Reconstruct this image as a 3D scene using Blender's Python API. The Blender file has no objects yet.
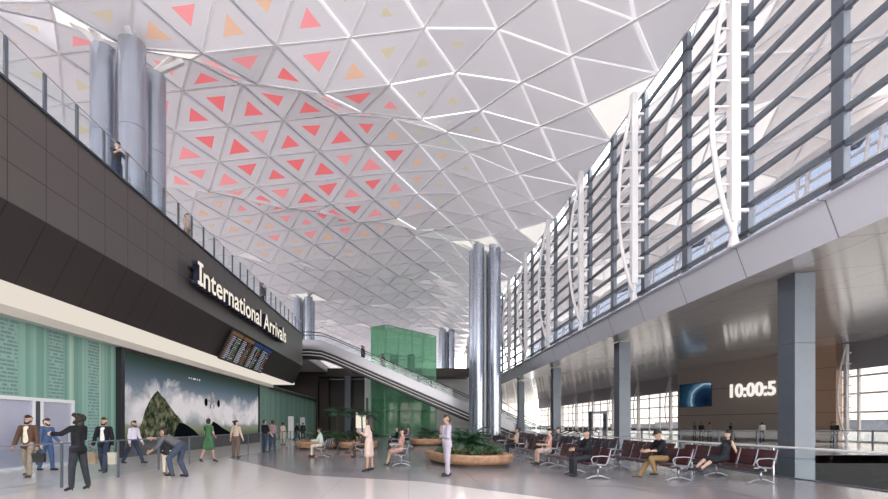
import bpy, math, random
from mathutils import Vector, Matrix
R = math.radians
PI = math.pi
scene = bpy.context.scene
COL = scene.collection
random.seed(7)
F = 444.0          # focal length in pixels of the 888 px wide frame
EYE = 1.5

# ------------------------------------------------------------------ materials
MATS = {}
def _nt(name):
    m = bpy.data.materials.new(name); m.use_nodes = True
    nt = m.node_tree; nt.nodes.clear()
    out = nt.nodes.new('ShaderNodeOutputMaterial')
    MATS[name] = m
    return m, nt, out
def N(nt, typ, **kw):
    n = nt.nodes.new(typ)
    for k, v in kw.items():
        if k.startswith('i_'):
            n.inputs[k[2:].replace('_', ' ')].default_value = v
        else:
            setattr(n, k, v)
    return n
def principled(nt, col, rough=.5, metal=0.0, spec=.5):
    b = nt.nodes.new('ShaderNodeBsdfPrincipled')
    b.inputs['Base Color'].default_value = (*col, 1)
    b.inputs['Roughness'].default_value = rough
    b.inputs['Metallic'].default_value = metal
    b.inputs['Specular IOR Level'].default_value = spec
    return b
def mat(name, col, rough=.5, metal=0.0, spec=.5, vary=0.0, vscale=8.0):
    m, nt, out = _nt(name)
    b = principled(nt, col, rough, metal, spec)
    if vary:
        tc = N(nt, 'ShaderNodeTexCoord')
        no = N(nt, 'ShaderNodeTexNoise'); no.inputs['Scale'].default_value = vscale
        no.inputs['Detail'].default_value = 4
        nt.links.new(tc.outputs['Object'], no.inputs['Vector'])
        rp = N(nt, 'ShaderNodeValToRGB')
        rp.color_ramp.elements[0].position = .3; rp.color_ramp.elements[1].position = .7
        rp.color_ramp.elements[0].color = (*[c*(1-vary) for c in col], 1)
        rp.color_ramp.elements[1].color = (*[min(1, c*(1+vary)) for c in col], 1)
        nt.links.new(no.outputs['Fac'], rp.inputs['Fac'])
        nt.links.new(rp.outputs['Color'], b.inputs['Base Color'])
    nt.links.new(b.outputs[0], out.inputs[0])
    return m
def emit(name, col, s=1.0):
    m, nt, out = _nt(name)
    e = N(nt, 'ShaderNodeEmission'); e.inputs[0].default_value = (*col, 1); e.inputs[1].default_value = s
    nt.links.new(e.outputs[0], out.inputs[0])
    return m
def glass(name, tint=(1, 1, 1), refl=.07, rough=.02):
    m, nt, out = _nt(name)
    t = N(nt, 'ShaderNodeBsdfTransparent'); t.inputs[0].default_value = (*tint, 1)
    g = N(nt, 'ShaderNodeBsdfGlossy'); g.inputs['Roughness'].default_value = rough
    g.inputs[0].default_value = (1, 1, 1, 1)
    mx = N(nt, 'ShaderNodeMixShader'); mx.inputs[0].default_value = refl
    nt.links.new(t.outputs[0], mx.inputs[1]); nt.links.new(g.outputs[0], mx.inputs[2])
    nt.links.new(mx.outputs[0], out.inputs[0])
    return m
def M(n): return MATS[n]
def mathn(nt, op, a, b=None, c=None):
    n = N(nt, 'ShaderNodeMath', operation=op)
    for i, v in enumerate((a, b, c)):
        if v is None: continue
        if isinstance(v, (int, float)): n.inputs[i].default_value = v
        else: nt.links.new(v, n.inputs[i])
    return n.outputs[0]
def panel_mat(name, col, joint, rough, metal, px, py, pz, ox=0, oy=0, oz=0, w=.03, spec=.5):
    """flat cladding with joints every p metres (0 = none on that axis)"""
    m, nt, out = _nt(name)
    b = principled(nt, col, rough, metal, spec)
    tc = N(nt, 'ShaderNodeTexCoord'); sp = N(nt, 'ShaderNodeSeparateXYZ')
    nt.links.new(tc.outputs['Object'], sp.inputs[0])
    acc = None
    for ax, p, o in (('X', px, ox), ('Y', py, oy), ('Z', pz, oz)):
        if not p: continue
        a = mathn(nt, 'SUBTRACT', sp.outputs[ax], o)
        a = mathn(nt, 'DIVIDE', a, p); a = mathn(nt, 'FRACT', a)
        a = mathn(nt, 'LESS_THAN', a, w/p)
        acc = a if acc is None else mathn(nt, 'MAXIMUM', acc, a)
    mx = N(nt, 'ShaderNodeMix', data_type='RGBA')
    mx.inputs[6].default_value = (*col, 1); mx.inputs[7].default_value = (*joint, 1)
    nt.links.new(acc, mx.inputs[0]); nt.links.new(mx.outputs[2], b.inputs['Base Color'])
    nt.links.new(b.outputs[0], out.inputs[0])
    return m

# ------------------------------------------------------------------ mesh builder
class MB:
    def __init__(s): s.v = []; s.f = []; s.m = []
    def add(s, verts, faces, mi=0):
        o = len(s.v); s.v += [tuple(p) for p in verts]
        s.f += [tuple(i+o for i in f) for f in faces]; s.m += [mi]*len(faces)
    def box(s, x0, x1, y0, y1, z0, z1, mi=0):
        v = [(x, y, z) for z in (z0, z1) for y in (y0, y1) for x in (x0, x1)]
        s.add(v, [(0,2,3,1),(4,5,7,6),(0,1,5,4),(2,6,7,3),(0,4,6,2),(1,3,7,5)], mi)
    def bar(s, p0, p1, w, h, up=(0,0,1), mi=0):
        p0 = Vector(p0); p1 = Vector(p1); d = (p1-p0).normalized(); up = Vector(up)
        a = d.cross(up)
        if a.length < 1e-4: a = d.cross(Vector((1,0,0)))
        a.normalize(); b = a.cross(d).normalized()
        v = []
        for p in (p0, p1):
            for i, j in ((-1,-1),(1,-1),(1,1),(-1,1)): v.append(p+a*(i*w/2)+b*(j*h/2))
        s.add(v, [(0,1,2,3),(7,6,5,4),(0,4,5,1),(1,5,6,2),(2,6,7,3),(3,7,4,0)], mi)
    def rings(s, rings, cap=True, mi=0, closed=False):
        n = len(rings[0]); o = []
        v = [p for r in rings for p in r]; f = []
        k = len(rings)
        for i in range(k if closed else k-1):
            for j in range(n):
                a = i*n+j; b = i*n+(j+1) % n; c = ((i+1) % k)*n+(j+1) % n; d = ((i+1) % k)*n+j
                f.append((a, b, c, d))
        if cap and not closed:
            f.append(tuple(reversed(range(n)))); f.append(tuple(range((k-1)*n, k*n)))
        s.add(v, f, mi)
    def path(s, pts, r, n=8, mi=0, closed=False):
        pts = [Vector(p) for p in pts]; k = len(pts); rs = []
        up = Vector((0,0,1)); prev = None
        for i, p in enumerate(pts):
            if closed: d = pts[(i+1) % k]-pts[i-1]
            else: d = pts[min(i+1, k-1)]-pts[max(i-1, 0)]
            d.normalize()
            a = d.cross(up) if prev is None else prev-d*prev.dot(d)
            if a.length < 1e-3: a = d.cross(Vector((1,0,0)))
            a.normalize(); prev = a; b = d.cross(a)
            rr = r[i] if isinstance(r, (list, tuple)) else r
            rs.append([p+a*(rr*math.cos(2*PI*j/n))+b*(rr*math.sin(2*PI*j/n)) for j in range(n)])
        s.rings(rs, True, mi, closed)
    def tube(s, p0, p1, r0, r1=None, n=12, mi=0): s.path([p0, p1], [r0, r0 if r1 is None else r1], n, mi)
    def lathe(s, prof, c=(0,0,0), n=24, mi=0):
        s.rings([[(c[0]+r*math.cos(2*PI*j/n), c[1]+r*math.sin(2*PI*j/n), c[2]+z) for j in range(n)] for r, z in prof], True, mi)
    def extrude(s, poly, vec, mi=0):
        a = [Vector(p) for p in poly]; vec = Vector(vec); n = len(a)
        s.add(a+[p+vec for p in a], [tuple(reversed(range(n))), tuple(range(n, 2*n))] + [(i, (i+1) % n, (i+1) % n+n, i+n) for i in range(n)], mi)
    def capsule(s, p0, p1, r0, r1, side=None, k=1.0, n=10):
        p0 = Vector(p0); p1 = Vector(p1); d = p1-p0
        if d.length < 1e-5: d = Vector((0,0,1e-4))
        d.normalize()
        a = Vector(side) if side else d.cross(Vector((0.31,.92,.2)))
        a = a-d*a.dot(d)
        if a.length < 1e-4: a = d.cross(Vector((1,0,0)))
        a.normalize(); b = d.cross(a); rs = []
        for t in (-88, -55, -25, 0): rs.append((p0+d*(r0*math.sin(R(t))), r0*math.cos(R(t))))
        for t in (0, 25, 55, 88): rs.append((p1+d*(r1*math.sin(R(t))), r1*math.cos(R(t))))
        s.rings([[c+a*(rr*k*math.cos(2*PI*j/n))+b*(rr*math.sin(2*PI*j/n)) for j in range(n)] for c, rr in rs])
    def mesh(s, name):
        me = bpy.data.meshes.new(name); me.from_pydata(s.v, [], s.f)
        return me
    def build(s, name, mats, parent=None, smooth=False, fix=True, loc=None, bevel=0):
        me = s.mesh(name)
        if not isinstance(mats, (list, tuple)): mats = [mats]
        for m in mats: me.materials.append(M(m) if isinstance(m, str) else m)
        if len(mats) > 1: me.polygons.foreach_set('material_index', s.m)
        if fix:
            import bmesh
            bm = bmesh.new(); bm.from_mesh(me); bmesh.ops.recalc_face_normals(bm, faces=bm.faces); bm.to_mesh(me); bm.free()
        o = bpy.data.objects.new(name, me); COL.objects.link(o)
        if smooth:
            me.polygons.foreach_set('use_smooth', [True]*len(me.polygons))
        if smooth == 'auto':
            md = o.modifiers.new('split', 'EDGE_SPLIT'); md.split_angle = R(40)
        if bevel:
            md = o.modifiers.new('bevel', 'BEVEL'); md.width = bevel; md.segments = 2; md.limit_method = 'ANGLE'
        if parent: o.parent = parent
        if loc: o.location = loc
        return o
def tag(o, label, cat, group=None, kind='thing'):
    o['label'] = label; o['category'] = cat; o['kind'] = kind
    if group: o['group'] = group
    return o
def thing(name, label, cat, loc=(0,0,0), rz=0, group=None):
    o = bpy.data.objects.new(name, None); COL.objects.link(o)
    o.empty_display_size = .2
    o.location = loc; o.rotation_euler = (0, 0, rz)
    return tag(o, label, cat, group)
def struct(o, label=None):
    o['kind'] = 'structure'
    if label: o['label'] = label
    return o
def sroot(name, loc=(0,0,0)):
    o = bpy.data.objects.new(name, None); COL.objects.link(o); o.location = loc; o['kind'] = 'structure'
    return o
def copy_tree(o, parent=None):
    c = o.copy(); COL.objects.link(c)
    if parent: c.parent = parent
    for ch in list(o.children): copy_tree(ch, c)
    return c
def sstep(a, b, x):
    t = min(1, max(0, (x-a)/(b-a))); return t*t*(3-2*t)
def gx(px, D): return (px-408)*D/F
def gz(py, D): return EYE-(py-425)*D/F

# ------------------------------------------------------------------ material library
mat('skin_light', (.62,.42,.33), .5, vary=.06); mat('skin_tan', (.45,.28,.2), .5, vary=.06); mat('skin_dark', (.2,.11,.075), .5, vary=.06)
for n_, c_ in dict(brown_cloth=(.10,.055,.04), tan_cloth=(.30,.235,.185), denim=(.07,.12,.24), navy=(.035,.045,.085), black_cloth=(.014,.014,.018),
        charcoal=(.03,.033,.04), white_cloth=(.72,.70,.72), lavender_cloth=(.62,.58,.68), grey_cloth=(.11,.11,.12), green_cloth=(.055,.14,.065), beige_cloth=(.56,.45,.36),
        pink_cloth=(.60,.46,.41), peach_cloth=(.55,.30,.24), suit_grey=(.42,.38,.45), khaki=(.30,.20,.10), mint_cloth=(.55,.66,.58),
        jeans_dark=(.05,.065,.10), mauve_cloth=(.30,.2,.22), brown_trousers=(.17,.12,.095), cream_cloth=(.7,.62,.5)).items():
    mat(n_, c_, .85, spec=.2, vary=.12, vscale=14)
mat('hair_black', (.012,.009,.008), .55, vary=.2, vscale=30); mat('hair_brown', (.045,.024,.014), .55, vary=.2, vscale=30)
mat('shoe_black', (.012,.012,.014), .35); mat('shoe_brown', (.06,.03,.02), .4); mat('lip', (.28,.11,.1), .5); mat('eye_dark', (.01,.008,.008), .2)
mat('leather_black', (.02,.018,.018), .5, vary=.2); mat('paper_brown', (.36,.25,.17), .8, vary=.1); mat('paper_cream', (.62,.55,.44), .8, vary=.06)
mat('phone_black', (.01,.01,.012), .2)
panel_mat('fascia_grey', (.105,.092,.086), (.035,.03,.03), .33, .25, 0, 1.19, 1.0, 0, .36, 7.08, .028)
panel_mat('soffit_brown', (.048,.039,.037), (.016,.013,.013), .35, .2, 0, 1.19, 0, 0, .36, 0, .035)
emit('strip_white', (.80,.73,.64), 1.0); mat('lip_grey', (.6,.58,.55), .5)
mat('slate', (.125,.145,.175), .4, .2, vary=.06, vscale=2); mat('slate_dark', (.05,.06,.08), .4, .3)
mat('white_steel', (.78,.77,.78), .35, vary=.04, vscale=2)
panel_mat('right_fascia_grey', (.72,.72,.79), (.25,.25,.27), .35, .1, 0, 2.83, 0, 0, 1.9, 0, .035)
mat('round_metal', (.43,.47,.55), .27, .75, vary=.06, vscale=.7); mat('column_joint', (.08,.09,.11), .5)
mat('chrome', (.36,.37,.41), .3, .9); mat('rail_steel', (.38,.39,.42), .3, .8); mat('white_rail', (.7,.7,.72), .3, .3)
panel_mat('seat_burgundy', (.085,.022,.028), (.03,.01,.012), .38, 0, .06, .06, .06, w=.012)
panel_mat('seat_grey', (.05,.055,.075), (.02,.02,.03), .38, .2, .06, .06, .06, w=.012)
mat('wood_planter', (.47,.28,.17), .5, vary=.25, vscale=6); mat('soil', (.03,.02,.015), .95, vary=.3); mat('planter_base', (.10,.07,.055), .6)
mat('leaf_dark', (.03,.085,.04), .5, vary=.4, vscale=5); mat('leaf_mid', (.05,.145,.055), .5, vary=.4, vscale=5); mat('leaf_pale', (.13,.24,.10), .5, vary=.3, vscale=5)
mat('trunk', (.08,.05,.03), .9, vary=.3)
mat('brown_panel', (.055,.038,.03), .5, vary=.1, vscale=.5); mat('brown_dark', (.022,.017,.015), .35, vary=.2, vscale=.4)
panel_mat('clock_wall_taupe', (.46,.385,.345), (.06,.05,.045), .45, .1, 0, 0, 2.9, 0, 0, 2.6, .05)
panel_mat('clock_end_tan', (.52,.34,.24), (.2,.13,.09), .45, 0, 0, 0, 2.0, 0, 0, .6, .04)
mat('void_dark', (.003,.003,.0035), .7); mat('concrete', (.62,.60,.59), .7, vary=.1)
mat('apron', (.50,.49,.47), .9, vary=.06, vscale=.05); mat('far_building', (.28,.32,.38), .8, vary=.1, vscale=.3)
emit('text_white', (.93,.85,.72), 1.0); mat('letter_side', (.02,.02,.045), .4); emit('clock_white', (.95,.91,.85), 1.0)
emit('row_white', (.5,.53,.6), .6); emit('row_amber', (.42,.22,.12), .6); emit('row_red', (.4,.09,.09), .5); emit('row_green', (.2,.4,.2), .4)
emit('head_amber', (.22,.12,.06), .7); emit('head_blue', (.03,.06,.2), .8); mat('screen_black', (.008,.009,.016), .15)
mat('board_frame', (.03,.03,.035), .4, .4)
mat('white_door', (.70,.71,.73), .35); glass('door_glass', (.88,.89,.93), .12, .15); mat('door_dark', (.05,.055,.07), .3)
mat('door_back', (.80,.80,.86), .6)
glass('clear_glass', (.97,.985,.985), .05); glass('facade_glass', (.97,.97,.98), .035); glass('rail_glass', (.94,.965,.97), .02)
def milky(name, tint, body, fac, refl):
    m, nt, out = _nt(name)
    t = N(nt, 'ShaderNodeBsdfTransparent'); t.inputs[0].default_value = (*tint, 1)
    d = N(nt, 'ShaderNodeBsdfTranslucent'); d.inputs[0].default_value = (*body, 1)
    e_ = N(nt, 'ShaderNodeBsdfDiffuse'); e_.inputs[0].default_value = (*body, 1)
    g = N(nt, 'ShaderNodeBsdfGlossy'); g.inputs['Roughness'].default_value = .04
    a = N(nt, 'ShaderNodeMixShader'); a.inputs[0].default_value = .5; nt.links.new(d.outputs[0], a.inputs[1]); nt.links.new(e_.outputs[0], a.inputs[2])
    c = N(nt, 'ShaderNodeMixShader'); c.inputs[0].default_value = fac; nt.links.new(t.outputs[0], c.inputs[1]); nt.links.new(a.outputs[0], c.inputs[2])
    f = N(nt, 'ShaderNodeMixShader'); f.inputs[0].default_value = refl; nt.links.new(c.outputs[0], f.inputs[1]); nt.links.new(g.outputs[0], f.inputs[2])
    nt.links.new(f.outputs[0], out.inputs[0])
milky('green_glass', (.74,.91,.80), (.50,.80,.62), .20, .07); glass('tinted_glass', (.09,.105,.135), .05); glass('end_glass', (.84,.84,.85), .03); glass('solar_glass', (.50,.485,.47), .04)
mat('green_core', (.16,.36,.24), .4); mat('green_frame', (.10,.30,.19), .35, .4); mat('white_wall', (.76,.74,.73), .55, vary=.03, vscale=.4)
mat('escalator_white', (.42,.42,.45), .25, .35, vary=.05); mat('escalator_black', (.012,.012,.014), .35); mat('escalator_light', (.8,.8,.82), .3)
mat('rubber_black', (.012,.012,.013), .4); mat('grey_spandrel', (.34,.33,.36), .5)
mat('totem_white', (.75,.75,.77), .4)
# inner ceiling panels: pale satin, translucency added so the roof lights the hall
def ceiling_mat(name, col, trans, rough, refl=.5):
    m, nt, out = _nt(name)
    b = principled(nt, col, rough, 0, refl)
    t = N(nt, 'ShaderNodeBsdfTranslucent'); t.inputs[0].default_value = (*[c*.98 for c in col], 1)
    mx = N(nt, 'ShaderNodeMixShader'); mx.inputs[0].default_value = trans
    nt.links.new(b.outputs[0], mx.inputs[1]); nt.links.new(t.outputs[0], mx.inputs[2]); nt.links.new(mx.outputs[0], out.inputs[0])
ceiling_mat('ceiling_white', (.74,.705,.73), .042, .15, .7)
ceiling_mat('skylight_white', (.85,.80,.74), .125, .3)
ceiling_mat('outer_roof_white', (.80,.735,.69), .058, .5, .3); ceiling_mat('rib_glint', (.92,.90,.90), .075, .4)
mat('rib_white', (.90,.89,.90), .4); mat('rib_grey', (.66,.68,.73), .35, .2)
ceiling_mat('inset_red', (.80,.17,.18), .085, .4); ceiling_mat('inset_pink', (.84,.30,.31), .08, .4); ceiling_mat('inset_orange', (.74,.47,.33), .075, .4)
ceiling_mat('inset_olive', (.64,.57,.42), .065, .4)
# floors
def floor_mat(name, col, fleck, rough, tile, spec=.5):
    m, nt, out = _nt(name)
    b = principled(nt, col, rough, 0, spec)
    tc = N(nt, 'ShaderNodeTexCoord')
    no = N(nt, 'ShaderNodeTexNoise'); no.inputs['Scale'].default_value = 26; no.inputs['Detail'].default_value = 5
    nt.links.new(tc.outputs['Object'], no.inputs['Vector'])
    rp = N(nt, 'ShaderNodeValToRGB'); rp.color_ramp.elements[0].position = .35; rp.color_ramp.elements[1].position = .65
    rp.color_ramp.elements[0].color = (*fleck, 1); rp.color_ramp.elements[1].color = (*col, 1)
    nt.links.new(no.outputs['Fac'], rp.inputs['Fac'])
    sp = N(nt, 'ShaderNodeSeparateXYZ'); nt.links.new(tc.outputs['Object'], sp.inputs[0])
    acc = None
    for ax in 'XY':
        a = mathn(nt, 'DIVIDE', sp.outputs[ax], tile); a = mathn(nt, 'FRACT', a); a = mathn(nt, 'LESS_THAN', a, .012/tile)
        acc = a if acc is None else mathn(nt, 'MAXIMUM', acc, a)
    mx = N(nt, 'ShaderNodeMix', data_type='RGBA'); mx.inputs[7].default_value = (*[c*.7 for c in col], 1)
    nt.links.new(acc, mx.inputs[0]); nt.links.new(rp.outputs['Color'], mx.inputs[6])
    nt.links.new(mx.outputs[2], b.inputs['Base Color'])
    nt.links.new(b.outputs[0], out.inputs[0])
floor_mat('floor_light', (.80,.74,.725), (.70,.64,.625), .16, 1.8)
floor_mat('floor_grey', (.36,.35,.365), (.30,.29,.305), .17, 1.8)
mat('floor_seam', (.25,.24,.24), .4)
# green figured wall
def green_wall():
    m, nt, out = _nt('green_wall')
    b = principled(nt, (.2,.4,.33), .45)
    tc = N(nt, 'ShaderNodeTexCoord'); sp = N(nt, 'ShaderNodeSeparateXYZ'); nt.links.new(tc.outputs['Object'], sp.inputs[0])
    cell = mathn(nt, 'FLOOR', mathn(nt, 'MULTIPLY', sp.outputs['Y'], 9.0))
    wn = N(nt, 'ShaderNodeTexWhiteNoise', noise_dimensions='1D'); nt.links.new(cell, wn.inputs['W'])
    rp = N(nt, 'ShaderNodeValToRGB'); e = rp.color_ramp.elements
    e[0].position = 0; e[0].color = (.135,.275,.235,1); e[1].position = 1; e[1].color = (.40,.53,.40,1)
    k = e.new(.45); k.color = (.20,.37,.31,1); k = e.new(.8); k.color = (.26,.43,.36,1)
    nt.links.new(wn.outputs['Value'], rp.inputs['Fac'])
    # engraved columns: rows of short dark strokes
    fy = mathn(nt, 'MULTIPLY', mathn(nt, 'FRACT', mathn(nt, 'DIVIDE', mathn(nt, 'SUBTRACT', sp.outputs['Y'], .45), 2.0)), 2.0)
    incol = mathn(nt, 'LESS_THAN', fy, .68)
    row = mathn(nt, 'FRACT', mathn(nt, 'MULTIPLY', sp.outputs['Z'], 7.5))
    rowi = mathn(nt, 'FLOOR', mathn(nt, 'MULTIPLY', sp.outputs['Z'], 7.5))
    no = N(nt, 'ShaderNodeTexNoise', noise_dimensions='2D'); no.inputs['Scale'].default_value = 1.0
    cb = N(nt, 'ShaderNodeCombineXYZ'); nt.links.new(mathn(nt, 'MULTIPLY', sp.outputs['Y'], 9.0), cb.inputs[0]); nt.links.new(mathn(nt, 'MULTIPLY', rowi, 3.7), cb.inputs[1])
    nt.links.new(cb.outputs[0], no.inputs['Vector'])
    stroke = mathn(nt, 'MULTIPLY', mathn(nt, 'LESS_THAN', row, .55), mathn(nt, 'GREATER_THAN', no.outputs['Fac'], .43))
    mixb = N(nt, 'ShaderNodeMix', data_type='RGBA'); mixb.inputs[6].default_value = (.24,.39,.345,1); mixb.inputs[7].default_value = (.13,.23,.22,1)
    nt.links.new(stroke, mixb.inputs[0])
    mx = N(nt, 'ShaderNodeMix', data_type='RGBA'); nt.links.new(incol, mx.inputs[0])
    nt.links.new(rp.outputs['Color'], mx.inputs[6]); nt.links.new(mixb.outputs[2], mx.inputs[7])
    nt.links.new(mx.outputs[2], b.inputs['Base Color']); nt.links.new(b.outputs[0], out.inputs[0])
green_wall()
# mural screen
def mural_mat():
    m, nt, out = _nt('mural_sky')
    em = N(nt, 'ShaderNodeEmission'); em.inputs[1].default_value = .8
    tc = N(nt, 'ShaderNodeTexCoord'); sp = N(nt, 'ShaderNodeSeparateXYZ'); nt.links.new(tc.outputs['Object'], sp.inputs[0])
    h = mathn(nt, 'DIVIDE', mathn(nt, 'SUBTRACT', sp.outputs['Z'], .8), 4.1)
    no = N(nt, 'ShaderNodeTexNoise'); no.inputs['Scale'].default_value = .5; no.inputs['Detail'].default_value = 9; no.inputs['Roughness'].default_value = .58; no.inputs['Distortion'].default_value = .4
    nt.links.new(tc.outputs['Object'], no.inputs['Vector'])
    # sky gradient
    sk = N(nt, 'ShaderNodeValToRGB'); e = sk.color_ramp.elements
    e[0].position = 0; e[0].color = (.10,.13,.08,1); e[1].position = 1; e[1].color = (.03,.05,.042,1)
    for p, c in ((.10,(.22,.24,.16)), (.22,(.32,.35,.36)), (.42,(.36,.38,.42)), (.62,(.20,.24,.30)), (.78,(.10,.14,.17)), (.92,(.05,.075,.07))):
        k = e.new(p); k.color = (*c, 1)
    nt.links.new(h, sk.inputs['Fac'])
    # cloud mask: noise + mid-height bias
    bias = N(nt, 'ShaderNodeValToRGB'); e = bias.color_ramp.elements
    e[0].position = .05; e[0].color = (0,0,0,1); e[1].position = .86; e[1].color = (0,0,0,1)
    for p, c in ((.2,.38), (.4,.52), (.6,.40), (.78,.20)): k = e.new(p); k.color = (c,c,c,1)
    nt.links.new(h, bias.inputs['Fac'])
    s = mathn(nt, 'ADD', no.outputs['Fac'], bias.outputs['Color'])
    cr = N(nt, 'ShaderNodeValToRGB'); cr.color_ramp.elements[0].position = .80; cr.color_ramp.elements[1].position = 1.0
    nt.links.new(s, cr.inputs['Fac'])
    mx = N(nt, 'ShaderNodeMix', data_type='RGBA'); mx.inputs[7].default_value = (.80,.74,.76,1)
    nt.links.new(cr.outputs['Color'], mx.inputs[0]); nt.links.new(sk.outputs['Color'], mx.inputs[6])
    nt.links.new(mx.outputs[2], em.inputs[0]); nt.links.new(em.outputs[0], out.inputs[0])
    m, nt, out = _nt('mural_rock')
    em = N(nt, 'ShaderNodeEmission'); em.inputs[1].default_value = .8
    tc = N(nt, 'ShaderNodeTexCoord'); no = N(nt, 'ShaderNodeTexNoise'); no.inputs['Scale'].default_value = 3.2; no.inputs['Detail'].default_value = 8
    mp = N(nt, 'ShaderNodeMapping'); mp.inputs['Scale'].default_value = (1, 1.1, 1.1); nt.links.new(tc.outputs['Object'], mp.inputs[0])
    nt.links.new(mp.outputs[0], no.inputs['Vector'])
    rp = N(nt, 'ShaderNodeValToRGB'); e = rp.color_ramp.elements
    e[0].position = .36; e[0].color = (.02,.03,.018,1); e[1].position = .68; e[1].color = (.26,.25,.17,1)
    k = e.new(.5); k.color = (.085,.095,.055,1)
    nt.links.new(no.outputs['Fac'], rp.inputs['Fac']); nt.links.new(rp.outputs['Color'], em.inputs[0]); nt.links.new(em.outputs[0], out.inputs[0])
    emit('mural_black', (.004,.005,.006), 1); emit('mural_white', (.8,.8,.82), .8); emit('mural_grey', (.3,.31,.33), .8)
    # planet picture of the hall screen
    m, nt, out = _nt('planet_picture')
    em = N(nt, 'ShaderNodeEmission'); em.inputs[1].default_value = .8
    tc = N(nt, 'ShaderNodeTexCoord'); mp = N(nt, 'ShaderNodeMapping'); mp.inputs['Location'].default_value = (-1.3, 0, .7)
    nt.links.new(tc.outputs['Object'], mp.inputs[0])
    ln = N(nt, 'ShaderNodeVectorMath', operation='LENGTH'); nt.links.new(mp.outputs[0], ln.inputs[0])
    no = N(nt, 'ShaderNodeTexNoise'); no.inputs['Scale'].default_value = 1.3; no.inputs['Detail'].default_value = 6; nt.links.new(tc.outputs['Object'], no.inputs['Vector'])
    rp = N(nt, 'ShaderNodeValToRGB'); e = rp.color_ramp.elements
    e[0].position = .0; e[0].color = (.004,.008,.02,1); e[1].position = 1; e[1].color = (.004,.012,.03,1)
    for p, c in ((.36,(.01,.03,.07)), (.46,(.06,.14,.22)), (.50,(.42,.55,.65)), (.53,(.10,.19,.28)), (.66,(.015,.05,.085))):
        k = e.new(p); k.color = (*c, 1)
    nt.links.new(mathn(nt, 'ADD', mathn(nt, 'DIVIDE', ln.outputs['Value'], 3.7), mathn(nt, 'MULTIPLY', mathn(nt, 'SUBTRACT', no.outputs['Fac'], .5), .12)), rp.inputs['Fac'])
    nt.links.new(rp.outputs['Color'], em.inputs[0]); nt.links.new(em.outputs[0], out.inputs[0])
mural_mat()

# ------------------------------------------------------------------ people
def evald(mb, voxel, smooth=2, dec=0):
    me = mb.mesh('tmp'); o = bpy.data.objects.new('tmp', me); COL.objects.link(o)
    md = o.modifiers.new('r', 'REMESH'); md.mode = 'VOXEL'; md.voxel_size = voxel
    if smooth:
        sm = o.modifiers.new('s', 'SMOOTH'); sm.factor = .5; sm.iterations = smooth
    dg = bpy.context.evaluated_depsgraph_get()
    res = bpy.data.meshes.new_from_object(o.evaluated_get(dg), depsgraph=dg)
    bpy.data.objects.remove(o); bpy.data.meshes.remove(me)
    res.polygons.foreach_set('use_smooth', [True]*len(res.polygons))
    return res
def rot(v, ax, a): return Matrix.Rotation(R(a), 3, ax) @ Vector(v)
STAND = dict(lean=0, head=(0,0), legs=((3,3,4),(-3,3,4)), arms=((4,7,12,4),(4,7,12,4)))
SEAT = dict(lean=-6, head=(0,5), legs=((84,5,84),(84,5,84)), arms=((22,6,70,-14),(22,6,70,-14)), seat=.46)
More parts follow.
